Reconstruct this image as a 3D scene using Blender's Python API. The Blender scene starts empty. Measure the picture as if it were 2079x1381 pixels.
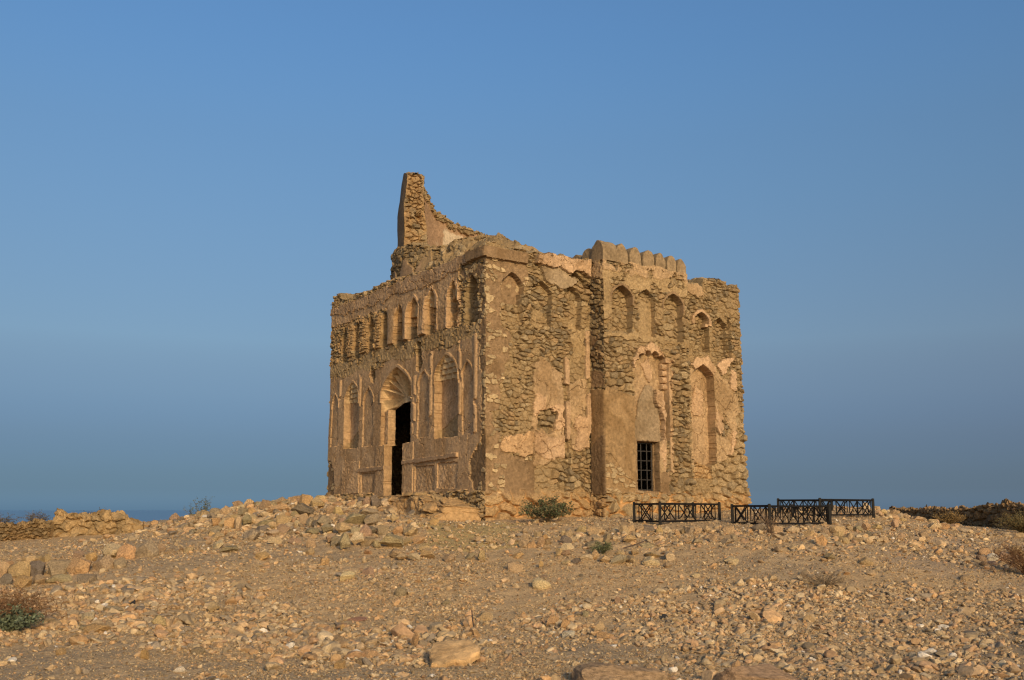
import bpy, bmesh, math
import numpy as np
from mathutils import Vector
scene=bpy.context.scene; COLL=scene.collection
EYE=1.6
RNG=np.random.default_rng(7)
TERR=[(-6.94,9.50,0.07),(-3.78,9.50,0.07),(-0.63,9.50,0.07),(2.07,9.50,0.07),(4.78,9.50,0.07),(7.48,9.50,0.07),(-4.92,11.00,0.08),(-1.78,11.00,0.08),(1.36,11.00,0.08),(4.51,11.00,0.08),(-4.75,13.40,0.24),(-2.18,13.40,0.24),(0.39,13.40,0.24),(2.96,13.40,0.24),(5.53,13.40,0.24),(-5.92,12.50,0.22),(-8.35,13.00,0.28),(-7.06,15.60,0.49),(-9.19,15.40,0.47),(-7.72,17.00,0.67),(-10.17,17.00,0.59),(-6.18,16.20,0.72),(-6.73,17.60,0.82),(-10.69,23.50,0.65),(-15.57,24.00,0.57),(-14.16,29.50,0.72),(-20.96,30.00,0.70),(-11.31,29.50,0.86),(-11.16,31.00,1.21),(-8.75,29.00,1.37),(-6.27,18.50,0.87),(-5.60,16.80,0.76),(-6.01,21.00,1.10),(-4.99,17.50,0.81),(-5.41,25.20,1.81),(-4.96,25.40,1.86),(-5.80,24.80,1.69),(-7.10,26.00,1.62),(-5.61,22.20,1.34),(-4.53,21.20,1.27),(-4.63,18.40,0.90),(-3.54,18.30,0.95),(-2.66,18.30,0.93),(-1.72,18.70,1.02),(-3.00,20.60,1.34),(-1.87,20.30,1.26),(-3.91,22.30,1.53),(-4.31,26.00,1.77),(-3.36,17.40,0.82),(-2.98,15.50,0.54),(-1.58,17.20,0.82),(-3.55,26.00,1.79),(-2.31,22.60,1.49),(-1.49,21.90,1.37),(-0.57,21.30,1.35),(0.21,20.60,1.30),(-0.51,19.40,1.19),(-0.33,17.40,0.90),(-0.29,15.30,0.55),(0.70,20.50,1.30),(2.08,20.30,1.30),(2.55,20.10,1.31),(3.99,20.00,1.29),(4.99,19.70,1.26),(6.55,20.70,1.30),(8.36,23.50,1.41),(9.83,26.50,1.57),(1.47,18.90,1.15),(3.29,18.80,1.15),(5.03,18.50,1.10),(1.75,17.20,0.91),(3.81,17.10,0.91),(6.34,18.40,1.03),(1.91,15.20,0.56),(5.24,15.30,0.55),(3.37,15.20,0.56),(10.88,26.00,1.21),(10.39,24.00,1.11),(10.86,27.50,1.38),(11.67,25.00,1.02),(11.28,25.50,1.07),(12.62,25.00,0.94),(14.01,30.00,1.06),(14.90,29.50,0.97),(15.45,34.50,1.14),(16.94,33.50,1.11),(15.08,36.00,1.21),(14.69,37.20,1.34),(19.00,31.00,1.06),(8.94,17.80,0.63),(7.71,18.50,0.85),(8.02,16.00,0.50),(11.83,18.00,0.62),(15.83,24.00,0.75),(9.72,22.00,1.01),(0.00,3.00,0.00),(-6.00,4.00,0.02),(6.00,4.00,0.00),(-15.00,8.00,0.05),(15.00,8.00,0.00),(0.00,-6.00,0.00),(-20.00,-6.00,0.00),(20.00,-6.00,0.00),(-1.00,29.00,1.50),(3.00,27.00,1.45),(6.00,30.00,1.40),(2.00,36.00,1.20),(-5.00,34.00,1.30),(9.00,33.00,1.30),(-10.00,38.00,0.85),(0.00,45.00,0.70),(12.00,46.00,1.00),(-25.00,45.00,0.50),(27.00,44.00,1.00),(-40.00,20.00,0.40),(45.00,20.00,0.40),(-30.00,60.00,0.10),(0.00,60.00,0.20),(30.00,60.00,0.30),(-45.00,40.00,0.40),(50.00,45.00,0.50),(-45.00,0.00,0.20),(45.00,0.00,0.20),(4.50,24.70,1.50),(-2.00,23.50,1.50)]
STONES={
'heap':'-7.53,24.64,0.35,0.18,t -7.11,24.29,0.29,0.19,g -7.43,25.31,0.22,0.14,b -6.84,24.23,0.29,0.21,t -7.19,25.53,0.28,0.12,t -6.57,24.61,0.25,0.16,p -7.04,25.85,0.27,0.18,b -6.57,25.23,0.24,0.16,t -6.37,25.21,0.22,0.12,g -5.91,24.10,0.23,0.23,b -6.07,23.42,0.20,0.18,o -6.28,23.56,0.28,0.19,g -6.56,22.42,0.20,0.16,o -6.22,21.91,0.19,0.17,t -6.19,21.21,0.24,0.15,g -6.04,21.67,0.21,0.19,o -5.85,21.56,0.20,0.24,t -5.77,21.91,0.24,0.21,g -6.24,22.83,0.20,0.14,t -5.88,20.72,0.15,0.13,o -6.14,20.67,0.13,0.10,o -5.75,19.83,0.31,0.16,t -5.41,18.67,0.24,0.12,p -5.06,18.21,0.26,0.10,g -5.68,18.99,0.14,0.11,b -5.00,19.61,0.35,0.20,g -5.71,22.24,0.24,0.14,t -5.38,23.23,0.53,0.16,o -5.67,24.77,0.33,0.17,t -5.67,25.18,0.20,0.12,t -5.27,24.50,0.32,0.17,o -5.30,25.31,0.47,0.14,t -5.21,24.53,0.29,0.13,b -4.92,23.96,0.32,0.28,o -4.55,23.37,0.34,0.22,t -5.83,24.61,0.23,0.13,g -5.46,24.50,0.23,0.11,g -4.57,22.21,0.41,0.24,d -4.76,22.18,0.17,0.21,g -5.22,21.61,0.36,0.12,g -5.17,20.86,0.26,0.13,d -4.78,20.18,0.24,0.11,p -4.59,20.37,0.21,0.14,b -4.83,21.40,0.28,0.18,t -5.08,21.05,0.23,0.10,t -4.45,21.02,0.15,0.13,p -4.39,21.26,0.15,0.17,t -4.88,21.96,0.12,0.15,o -4.02,22.21,0.21,0.17,b -3.80,22.07,0.20,0.15,t -4.67,24.59,0.27,0.13,t -4.36,24.45,0.23,0.11,g -4.45,18.94,0.24,0.12,p -4.07,18.91,0.21,0.10,b -3.62,18.29,0.16,0.17,t -3.54,17.70,0.15,0.08,t',
'terrace':'-4.13,20.78,0.18,0.18,g -3.86,20.59,0.32,0.18,g -3.99,20.56,0.14,0.13,d -3.93,19.80,0.28,0.14,g -3.48,20.61,0.16,0.14,b -3.60,19.61,0.26,0.17,g -3.26,19.45,0.36,0.18,t -3.13,19.18,0.27,0.09,p -3.32,18.59,0.26,0.16,b -3.16,18.43,0.21,0.17,g -2.99,18.02,0.22,0.25,g -3.18,21.99,0.41,0.15,g -3.16,20.53,0.40,0.21,g -2.80,20.37,0.30,0.16,g -3.72,25.07,0.25,0.12,d -3.41,23.69,0.18,0.22,b -3.20,23.61,0.24,0.24,d -3.02,24.13,0.44,0.20,p -3.15,23.02,0.12,0.09,t -2.42,20.61,0.17,0.16,t -2.98,19.37,0.19,0.13,g -2.80,19.34,0.18,0.19,b -2.69,19.56,0.20,0.14,d -2.48,19.45,0.19,0.15,g -2.35,19.83,0.17,0.09,g -2.18,19.45,0.19,0.13,o -1.90,19.32,0.31,0.16,t -1.69,18.59,0.21,0.13,o -2.15,18.21,0.38,0.21,g -2.82,18.37,0.31,0.20,p -2.60,18.37,0.24,0.14,b -2.42,18.16,0.15,0.11,g -1.90,18.51,0.18,0.11,t -1.98,17.24,0.25,0.12,b -1.85,16.94,0.26,0.09,t -1.60,16.81,0.21,0.10,p -1.41,16.97,0.21,0.16,t -1.04,16.72,0.20,0.11,b -1.52,17.70,0.18,0.08,t -1.60,20.61,0.19,0.13,o -2.09,20.78,0.10,0.08,o -0.62,18.26,0.13,0.08,t -0.40,18.13,0.12,0.10,t -0.22,18.08,0.12,0.07,b -0.69,16.75,0.19,0.09,g -0.50,16.67,0.13,0.14,t',
'slope':'0.23,19.24,0.13,0.11,t 0.22,18.37,0.17,0.13,t 0.47,18.75,0.15,0.13,t 0.59,18.40,0.15,0.11,o 0.21,17.67,0.22,0.16,b 0.35,17.62,0.14,0.14,o 0.49,17.83,0.16,0.16,b 0.62,17.86,0.16,0.10,b 0.60,17.43,0.14,0.08,t 0.93,17.32,0.22,0.14,p 1.10,18.02,0.12,0.10,p 0.79,16.91,0.14,0.12,t 0.90,16.86,0.15,0.10,b 0.94,18.75,0.11,0.11,t 1.06,18.70,0.15,0.13,t 1.31,19.24,0.20,0.13,t 0.05,16.02,0.24,0.15,t 0.09,16.91,0.23,0.10,o 0.48,15.51,0.11,0.05,b 0.46,16.10,0.09,0.11,o 0.89,16.35,0.17,0.08,t 1.03,16.37,0.17,0.09,d 1.21,16.51,0.21,0.09,p 1.36,16.56,0.11,0.19,o 1.49,16.35,0.17,0.11,t 1.72,16.29,0.30,0.15,g 1.93,16.37,0.24,0.15,t 2.23,16.29,0.30,0.15,p 2.32,16.78,0.33,0.10,t 2.57,16.51,0.31,0.15,p 1.39,18.08,0.19,0.09,b 1.43,17.37,0.30,0.14,g 1.55,18.02,0.23,0.12,t 1.68,17.94,0.14,0.16,g 1.84,18.16,0.13,0.08,p 1.58,18.89,0.32,0.19,t 1.92,19.07,0.18,0.08,p 2.07,18.83,0.19,0.22,t 2.27,19.13,0.18,0.15,t 2.44,19.16,0.18,0.13,b 2.61,19.16,0.24,0.13,d 2.77,19.05,0.13,0.15,t 2.90,19.07,0.18,0.13,p 3.05,18.70,0.09,0.08,o 3.19,18.91,0.13,0.11,b 3.31,18.83,0.20,0.15,g 3.50,19.05,0.13,0.11,t 3.66,19.02,0.20,0.13,t 2.34,17.48,0.26,0.10,g 2.09,17.89,0.23,0.14,t 2.04,16.99,0.16,0.12,t 1.81,16.94,0.14,0.09,t 2.91,17.97,0.14,0.10,t 3.11,17.83,0.12,0.08,o 3.24,17.78,0.17,0.10,g 3.58,17.99,0.19,0.13,t 4.02,18.83,0.22,0.15,t 3.77,17.83,0.21,0.10,g 3.95,17.94,0.13,0.13,g 2.51,17.99,0.25,0.10,t 2.53,17.18,0.12,0.08,p 2.58,16.99,0.22,0.06,t 3.50,16.27,0.23,0.13,p 2.79,15.51,0.13,0.08,p 2.44,16.02,0.15,0.09,t 1.05,15.51,0.07,0.05,d 1.33,15.37,0.07,0.05,b',
'band':'4.96,18.97,0.23,0.17,t 5.29,19.21,0.31,0.14,p 5.47,18.62,0.22,0.14,t 5.90,19.07,0.17,0.17,b 6.22,19.32,0.29,0.17,t 6.67,19.99,0.21,0.12,t 6.88,20.05,0.18,0.12,g 7.16,20.43,0.22,0.16,o 6.85,19.48,0.18,0.12,d 6.07,18.78,0.20,0.14,t 6.16,18.51,0.22,0.14,t 6.30,18.37,0.22,0.14,t 5.43,17.75,0.21,0.21,o 5.94,18.16,0.19,0.14,t 5.71,17.78,0.19,0.11,g 4.81,17.32,0.15,0.09,t 4.51,17.05,0.18,0.09,t 4.89,18.13,0.22,0.11,t 5.22,16.72,0.18,0.11,g 5.73,16.45,0.23,0.13,t 6.94,18.99,0.20,0.12,t 7.56,20.97,0.19,0.13,t 9.81,23.61,0.40,0.15,p 10.30,24.07,0.26,0.15,o 10.89,26.23,0.24,0.12,t 8.37,20.53,0.22,0.13,b 7.59,19.78,0.18,0.11,t 9.35,24.21,0.22,0.09,t 9.72,25.53,0.16,0.12,t 9.30,24.88,0.23,0.11,t 9.37,25.53,0.23,0.16,t 9.71,25.58,0.24,0.16,o 9.56,26.34,0.20,0.12,t 9.98,25.64,0.24,0.14,t 10.36,25.77,0.28,0.14,t',
'pile':'8.70,18.70,0.21,0.15,o 8.36,18.13,0.17,0.11,b 8.25,17.51,0.17,0.11,b 9.18,19.13,0.21,0.12,b 8.90,18.35,0.21,0.18,b 9.54,19.21,0.28,0.18,t 9.07,18.35,0.18,0.12,b 8.06,17.35,0.14,0.10,o 8.42,17.53,0.22,0.11,b 7.77,17.40,0.16,0.07,o',
'kerb':'-8.11,16.27,0.19,0.21,t -7.76,15.64,0.19,0.15,d -7.77,16.10,0.34,0.23,t -7.53,16.18,0.29,0.25,d -7.25,16.24,0.42,0.25,g -6.83,16.10,0.37,0.24,o -6.50,16.16,0.31,0.22,b -6.27,16.21,0.24,0.15,g -6.86,17.37,0.34,0.24,p -6.50,17.16,0.29,0.28,o -6.36,17.59,0.42,0.26,g -6.31,18.18,0.23,0.14,b -8.18,17.18,0.29,0.15,t -8.18,17.53,0.15,0.12,t -8.00,17.45,0.16,0.12,t -8.61,17.43,0.15,0.08,o -7.34,15.35,0.27,0.15,o -7.23,15.56,0.24,0.13,t -6.95,15.67,0.37,0.11,g -6.46,15.40,0.32,0.13,g -7.12,17.16,0.18,0.16,o -7.62,17.91,0.21,0.13,b',
'ridge':'-6.04,17.89,0.18,0.08,t -5.76,18.13,0.18,0.12,t -6.00,18.45,0.15,0.08,b -6.86,21.86,0.27,0.10,g -6.08,20.86,0.26,0.16,g -5.77,19.80,0.24,0.11,t -10.95,30.12,0.41,0.24,t -10.87,30.69,0.24,0.17,o -10.14,30.45,0.31,0.27,b -8.30,25.40,0.20,0.14,d -9.97,31.50,0.32,0.18,d -7.52,24.50,0.22,0.19,t',
'scree':'-5.37,12.97,0.24,0.12,p -4.96,12.32,0.34,0.11,o -4.33,12.54,0.23,0.15,t -5.22,13.48,0.25,0.10,g -3.98,13.62,0.22,0.14,t -3.40,11.21,0.15,0.07,g -3.82,10.73,0.10,0.09,o -4.78,10.97,0.14,0.08,o -5.16,12.35,0.13,0.07,g -6.35,14.94,0.14,0.10,p -3.07,16.59,0.17,0.12,o -4.17,16.99,0.25,0.15,o -1.50,10.81,0.17,0.11,o -1.52,10.51,0.14,0.08,b -1.69,10.19,0.10,0.09,o -0.89,14.10,0.14,0.08,g -2.49,15.48,0.25,0.14,p -2.24,15.89,0.18,0.14,b -1.99,11.81,0.15,0.10,b -2.03,12.38,0.08,0.11,o -1.08,11.46,0.10,0.17,o 0.51,12.75,0.17,0.13,o 0.65,12.56,0.14,0.11,o 1.05,12.32,0.12,0.14,t 1.08,11.89,0.19,0.12,o 0.95,13.27,0.08,0.08,g 1.45,14.02,0.14,0.12,b'}
UNIQ=[('slab', -0.58, 10.73, 0.48, 0.25, 'o'), ('whiterock', 0.66, 12.02, 0.19, 0.12, 'w'), ('bigrock', 0.42, 14.94, 0.32, 0.18, 'p'), ('boulderA', 0.97, 9.27, 0.86, 0.19, 'o'), ('boulderB', 2.18, 9.38, 0.46, 0.22, 'o'), ('black1', -5.19, 14.02, 0.08, 0.08, 'k'), ('black2', 1.95, 13.16, 0.12, 0.08, 'k'), ('roundg', -1.59, 14.59, 0.17, 0.17, 'g'), ('darkround', 0.95, 17.89, 0.24, 0.16, 'd'), ('whitelump', 8.66, 18.29, 0.29, 0.17, 'w'), ('whiteR', 3.89, 15.27, 0.17, 0.11, 'p'), ('flatred', -1.96, 13.05, 0.27, 0.05, 'r'), ('behindstick', -0.35, 13.16, 0.23, 0.13, 't'), ('whitebrick', -3.67, 13.21, 0.09, 0.04, 'w'), ('paleL', -3.16, 9.89, 0.13, 0.08, 'w'), ('flatR', 6.99, 15.78, 0.21, 0.1, 'b'), ('moundbig', 2.87, 10.54, 0.25, 0.11, 't')]
# ---------------------------------------------------------------- helpers
def mk(name,V,F,mat,parent=None,col=None,smooth=False):
    V=np.ascontiguousarray(V,dtype=np.float32); F=np.asarray(F)
    me=bpy.data.meshes.new(name)
    me.vertices.add(len(V)); me.vertices.foreach_set('co',V.ravel())
    k=F.shape[1]
    me.loops.add(F.size); me.loops.foreach_set('vertex_index',np.ascontiguousarray(F.ravel(),dtype=np.int32))
    me.polygons.add(len(F)); me.polygons.foreach_set('loop_start',np.arange(0,F.size,k,dtype=np.int32))
    me.polygons.foreach_set('use_smooth',np.full(len(F),bool(smooth)))
    me.update(calc_edges=True)
    if col is not None:
        a=me.color_attributes.new('Col','FLOAT_COLOR','POINT')
        c=np.ones((len(V),4),dtype=np.float32); c[:,:3]=col
        a.data.foreach_set('color',c.ravel())
    me.materials.append(mat)
    o=bpy.data.objects.new(name,me); COLL.objects.link(o)
    if parent: o.parent=parent
    return o
def tag(o,label=None,cat=None,group=None,kind=None):
    if label: o['label']=label
    if cat: o['category']=cat
    if group: o['group']=group
    o['kind']=kind or 'thing'
    return o
def empty(name,loc=(0,0,0),rz=0.0):
    o=bpy.data.objects.new(name,None); COLL.objects.link(o)
    o.location=loc; o.rotation_euler=(0,0,rz); o.empty_display_size=.2
    return o
class MB:
    def __init__(s): s.v=[]; s.f=[]; s.c=[]; s.n=0
    def add(s,v,f,c=None):
        v=np.asarray(v,float); s.v.append(v); s.f.append(np.asarray(f)+s.n); s.n+=len(v)
        s.c.append(np.tile(np.asarray((.5,.5,.5) if c is None else c,float),(len(v),1)) if c is None or np.ndim(c)==1 else c)
    def build(s,name,mat,parent=None,smooth=False):
        return mk(name,np.concatenate(s.v),np.concatenate(s.f),mat,parent,np.concatenate(s.c),smooth)
CUBE=np.array([(x,y,z) for z in(-.5,.5) for y in(-.5,.5) for x in(-.5,.5)])
CF=np.array([(0,2,3,1),(4,5,7,6),(0,1,5,4),(2,6,7,3),(0,4,6,2),(1,3,7,5)])
def bar(mb,p,q,w,h,c,up=(0,0,1)):
    p=np.array(p,float); q=np.array(q,float); d=q-p; L=np.linalg.norm(d); d/=L
    u=np.array(up,float)
    if abs(d@u)>.98: u=np.array((1.,0,0))
    sx=np.cross(d,u); sx/=np.linalg.norm(sx); uz=np.cross(sx,d)
    v=(p+q)/2+CUBE[:,:1]*L*d+CUBE[:,1:2]*w*sx+CUBE[:,2:]*h*uz
    mb.add(v,CF,c)
def tube(mb,pts,r0,r1,c,k=4):
    pts=np.asarray(pts,float); n=len(pts); vs=[]
    for i in range(n):
        d=pts[min(i+1,n-1)]-pts[max(i-1,0)]; d/=np.linalg.norm(d)+1e-9
        a=np.cross(d,(.3,.5,.81)); a/=np.linalg.norm(a)+1e-9; b=np.cross(d,a)
        r=r0+(r1-r0)*i/(n-1)
        for j in range(k):
            t=2*math.pi*j/k; vs.append(pts[i]+r*(math.cos(t)*a+math.sin(t)*b))
    f=[(i*k+j,i*k+(j+1)%k,(i+1)*k+(j+1)%k,(i+1)*k+j) for i in range(n-1) for j in range(k)]
    mb.add(vs,f,c)
# ---------------------------------------------------------------- noise
def _h(ix,iy,seed):
    ix=np.asarray(ix).astype(np.int64); iy=np.asarray(iy).astype(np.int64)
    h=(ix*374761393+iy*668265263+seed*1274126177)&0xffffffff
    h=((h^(h>>13))*1274126177)&0xffffffff
    h=((h^(h>>16))*2246822519)&0xffffffff
    return ((h^(h>>15))&0xffffff)/float(0x1000000)
def vnoise(x,y,seed=0):
    x0=np.floor(x); y0=np.floor(y); fx=x-x0; fy=y-y0
    fx=fx*fx*(3-2*fx); fy=fy*fy*(3-2*fy)
    a=_h(x0,y0,seed); b=_h(x0+1,y0,seed); c=_h(x0,y0+1,seed); d=_h(x0+1,y0+1,seed)
    return (a*(1-fx)+b*fx)*(1-fy)+(c*(1-fx)+d*fx)*fy
def fbm(x,y,seed=0,o=4):
    s=0; a=.5; t=0
    for i in range(o):
        s=s+a*vnoise(x*2**i+i*17.3,y*2**i-i*9.1,seed+i*31); t+=a; a*=.5
    return s/t
def voro(x,y,seed=0,jit=.75,tilt=False):
    """stone cells: distance to nearest, to the border, and three random numbers per stone"""
    ix=np.floor(x); iy=np.floor(y)
    f1=np.full(x.shape,9.); f2=np.full(x.shape,9.); cx=np.zeros(x.shape); cy=np.zeros(x.shape); ox=np.zeros(x.shape); oy=np.zeros(x.shape)
    for dj in(-1,0,1):
        for di in(-1,0,1):
            gx=ix+di; gy=iy+dj
            px=gx+.5+jit*(_h(gx,gy,seed)-.5)+(np.mod(gy,2)*.5-.25)*.6; py=gy+.5+jit*.75*(_h(gx,gy,seed+5)-.5)
            d=np.hypot(x-px,y-py)
            c=d<f1
            f2=np.where(c,f1,np.minimum(f2,d)); cx=np.where(c,gx,cx); cy=np.where(c,gy,cy); ox=np.where(c,x-px,ox); oy=np.where(c,y-py,oy); f1=np.where(c,d,f1)
    if tilt: return f1,f2-f1,_h(cx,cy,seed+11),_h(cx,cy,seed+12),_h(cx,cy,seed+13),ox,oy
    return f1,f2-f1,_h(cx,cy,seed+11),_h(cx,cy,seed+12),_h(cx,cy,seed+13)
def sstep(a,b,x):
    t=np.clip((x-a)/(b-a),0,1); return t*t*(3-2*t)
def inpoly(pts,x,y):
    r=np.zeros(x.shape,bool); n=len(pts)
    for i in range(n):
        x0,y0=pts[i]; x1,y1=pts[(i+1)%n]
        if y0==y1: continue
        r^=((y0>y)!=(y1>y))&(x<(x1-x0)*(y-y0)/(y1-y0)+x0)
    return r
def mix(a,b,m):
    m=np.asarray(m,float)[...,None]; return a*(1-m)+np.asarray(b,float)*m
# ---------------------------------------------------------------- materials
def nmat(name):
    m=bpy.data.materials.new(name); m.use_nodes=True; nt=m.node_tree
    return m,nt,nt.nodes['Principled BSDF'],nt.nodes.new,nt.links.new
def earth_mat(name,source='ATTR',scale=14.,amt=.35,bump=.35,bdist=.02,rough=.95,bscale=60.,base=None):
    m,nt,b,N,L=nmat(name)
    b.inputs['Roughness'].default_value=rough
    b.inputs['Specular IOR Level'].default_value=.12
    tc=N('ShaderNodeTexCoord')
    if source=='ATTR':
        s=N('ShaderNodeAttribute'); s.attribute_name='Col'; cs=s.outputs['Color']
    elif source=='OBJ':
        s=N('ShaderNodeObjectInfo'); cs=s.outputs['Color']
    else:
        s=N('ShaderNodeRGB'); s.outputs[0].default_value=(*base,1); cs=s.outputs[0]
    n1=N('ShaderNodeTexNoise'); n1.inputs['Scale'].default_value=scale; n1.inputs['Detail'].default_value=7; n1.inputs['Roughness'].default_value=.65
    L(tc.outputs['Object'],n1.inputs['Vector'])
    r=N('ShaderNodeMapRange'); r.inputs['From Min'].default_value=.3; r.inputs['From Max'].default_value=.7
    r.inputs['To Min'].default_value=1-amt; r.inputs['To Max'].default_value=1+amt
    L(n1.outputs['Fac'],r.inputs['Value'])
    mx=N('ShaderNodeVectorMath'); mx.operation='SCALE'
    L(cs,mx.inputs[0]); L(r.outputs[0],mx.inputs['Scale']); L(mx.outputs[0],b.inputs['Base Color'])
    n2=N('ShaderNodeTexNoise'); n2.inputs['Scale'].default_value=bscale; n2.inputs['Detail'].default_value=4; n2.inputs['Roughness'].default_value=.7
    L(tc.outputs['Object'],n2.inputs['Vector'])
    bp=N('ShaderNodeBump'); bp.inputs['Strength'].default_value=bump; bp.inputs['Distance'].default_value=bdist
    L(n2.outputs['Fac'],bp.inputs['Height']); L(bp.outputs['Normal'],b.inputs['Normal'])
    return m
MAT_WALL=earth_mat('weathered_masonry',scale=14,amt=.32,bump=.36,bdist=.02,bscale=20)
MAT_RUB=earth_mat('scattered_stone',scale=22,amt=.28,bump=.5,bdist=.015,bscale=45)
MAT_ROCK=earth_mat('boulder_stone','OBJ',scale=7,amt=.48,bump=.8,bdist=.03,bscale=18)
MAT_GROUND=earth_mat('stony_ground',scale=36,amt=.45,bump=.7,bdist=.03,bscale=22)
MAT_IRON=earth_mat('black_painted_metal',scale=20,amt=.3,bump=.1,rough=.55)
MAT_LEAF=earth_mat('dry_foliage',scale=30,amt=.35,bump=.0,rough=.8)
# ---- terrain height (metres) : thin plate spline through surveyed points
def _tps(r2):
    return 0.5*r2*np.log(r2+1e-9)
_TP=np.array(TERR); _n=len(_TP)
def _fit():
    d=_TP[:,None,:2]-_TP[None,:,:2]; K=_tps((d**2).sum(-1))+np.eye(_n)*0.35
    Pm=np.c_[np.ones(_n),_TP[:,:2]]
    M=np.zeros((_n+3,_n+3)); M[:_n,:_n]=K; M[:_n,_n:]=Pm; M[_n:,:_n]=Pm.T
    return np.linalg.solve(M,np.r_[_TP[:,2],np.zeros(3)])
_TC=_fit()
def sstep(a,b,x):
    t=np.clip((x-a)/(b-a),0,1); return t*t*(3-2*t)
def terrain(x,y):
    x=np.asarray(x,float); y=np.asarray(y,float); sh=x.shape; x=x.ravel(); y=y.ravel()
    out=np.empty(len(x))
    for i in range(0,len(x),40000):
        xx=x[i:i+40000]; yy=y[i:i+40000]
        r2=(xx[:,None]-_TP[None,:,0])**2+(yy[:,None]-_TP[None,:,1])**2
        out[i:i+40000]=_tps(r2)@_TC[:_n]+_TC[_n]+_TC[_n+1]*xx+_TC[_n+2]*yy
    w=np.maximum(sstep(34,48,np.abs(x)),np.maximum(sstep(44,58,y),sstep(4,-6,y)))
    out=out*(1-w)+w*np.where(y<10,0.0,0.3)
    far=np.hypot(x,y-15)
    out=out-sstep(62,130,far)*42*(y>-40)
    return out.reshape(sh)
# ---------------------------------------------------------------- ruined mausoleum
O2=np.array([-.59,22.0]); AD=np.array([math.cos(math.radians(35.3)),math.sin(math.radians(35.3))])
BD=np.array([-math.sin(math.radians(33.3)),math.cos(math.radians(33.3))])
LA,LB=8.42,8.75; PA0,PA1,PD=3.07,5.90,.5
ROOT=empty('ruined_mausoleum',(O2[0],O2[1],1.4))
tag(ROOT,'ruined square stone and plaster mausoleum with arched niches and broken dome','mausoleum')
RL=np.array([O2[0],O2[1],1.4])
STONE=np.array([(.275,.190,.098),(.245,.172,.092),(.30,.21,.112),(.205,.150,.088),(.33,.238,.132),(.265,.175,.086),(.30,.198,.102)])
MORT=np.array((.275,.187,.095)); NEW=np.array((.205,.131,.070)); OLD=np.array((.43,.278,.158)); PLA=np.array((.385,.248,.134))
GREY=np.array((.255,.182,.108)); ORNG=np.array((.48,.285,.125)); CREAM=np.array((.50,.35,.19)); PIL=np.array((.27,.172,.084)); PALE=np.array((.39,.28,.155))
def rubble(s,z,seed,du=.25,dz=.125):
    wx=(fbm(s*2.2,z*2.2,seed+1,3)-.5)*.26+(fbm(s*9,z*9,seed+7,2)-.5)*.07; wz=(fbm(s*2.6,z*2.6,seed+2,3)-.5)*.20+(fbm(s*9,z*9,seed+8,2)-.5)*.05
    A=voro((s+wx)/du,(z+wz)/dz,seed,.8,True); B=voro((s+wx)/(du*1.35)+7.3,(z+wz)/(dz*1.5)+3.1,seed+40,.8,True)
    big=fbm(s*1.1,z*1.1,seed+9,3)>.56
    f1,e,r1,r2,r3,ox,oy=[np.where(big,q,p) for p,q in zip(A,B)]
    p=sstep(0,.24,e)*(1-.15*np.clip(f1*1.4,0,1)**2)
    n=fbm(s*11,z*11,seed+3,4)-.5
    d=p*((.035+.06*r1)*np.where(big,1.25,1)+.085*((r2-.5)*ox+(r3-.62)*oy))-.065+n*.055+(fbm(s*30,z*30,seed+6,3)-.5)*.022
    c=STONE[(r2*len(STONE)).astype(int)]*(.74+.34*r3)[...,None]
    c=mix(c,MORT*.9,1-sstep(.02,.16,e))
    return d,c,p,r1,r3
def archm(s,z,c,hw,zb,zs,za):
    t=np.clip((z-zs)/(za-zs),0,1)
    w=hw*np.where(z>zs,np.clip(1-t**1.5,0,1)**.8,1)
    return (np.abs(s-c)<w)&(z>zb)&(z<za)
class Face:
    def __init__(f,s,z,seed,du=.25,dz=.125):
        f.s=s; f.z=z
        f.d,f.c,f.p,f.r1,f.r3=rubble(s,z,seed,du,dz)
        f.bd=f.d.copy(); f.bc=f.c.copy()
        w=.05
        f.sw=s+(fbm(s*5,z*5,seed+21,5)-.5)*.26; f.zw=z+(fbm(s*5,z*5,seed+22,5)-.5)*.26
        f.sm=s+(fbm(s*7,z*7,seed+23,4)-.5)*.045; f.zm=z+(fbm(s*7,z*7,seed+24,4)-.5)*.045
        f.n=fbm(s*3,z*3,seed+31,5); f.nf=fbm(s*16,z*16,seed+32,4); f.nl=fbm(s*.9,z*.9,seed+33,4); f.np=fbm(s*22,z*22,seed+34,3); f.ns=fbm(s*2.6+3*fbm(s*1.5,z*1.5,seed+36,2),z*1.3,seed+35,5)
        f.reg=np.zeros(s.shape,int)
    def coat(f,m,d,col,rough=.012,var=.22):
        """plaster / mortar over mask m standing at depth d"""
        pit=(f.np>.70)
        f.d=np.where(m,d+(f.nf-.5)*rough*2+(f.n-.5)*.022-pit*.006,f.d)
        st_=f.ns
        c=np.asarray(col)*(1+var*2.4*(f.n-.5)+.45*(f.nf-.5)-.10*pit)[...,None]
        c=mix(c,np.asarray(col)*np.array((.78,.74,.68)),sstep(.50,.68,st_)*.75); c=mix(c,np.asarray(col)*np.array((1.16,1.17,1.2)),sstep(.50,.34,st_)*.6)
        f.c=np.where(m[...,None],c,f.c)
    def poly(f,pts,ragged=True): return inpoly(pts,f.sw if ragged else f.sm,f.zw if ragged else f.zm)
    def crack(f,m,seed,size=.8,w=.018,depth=.02):
        f1,e,r1,r2,r3=voro((f.sw)/size,(f.zw)/size,seed,1.0)
        k=m&(e<w)&(r1>.25)
        f.d=np.where(k,f.d-depth,f.d); f.c=np.where(k[...,None],f.c*.75,f.c)
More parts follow.
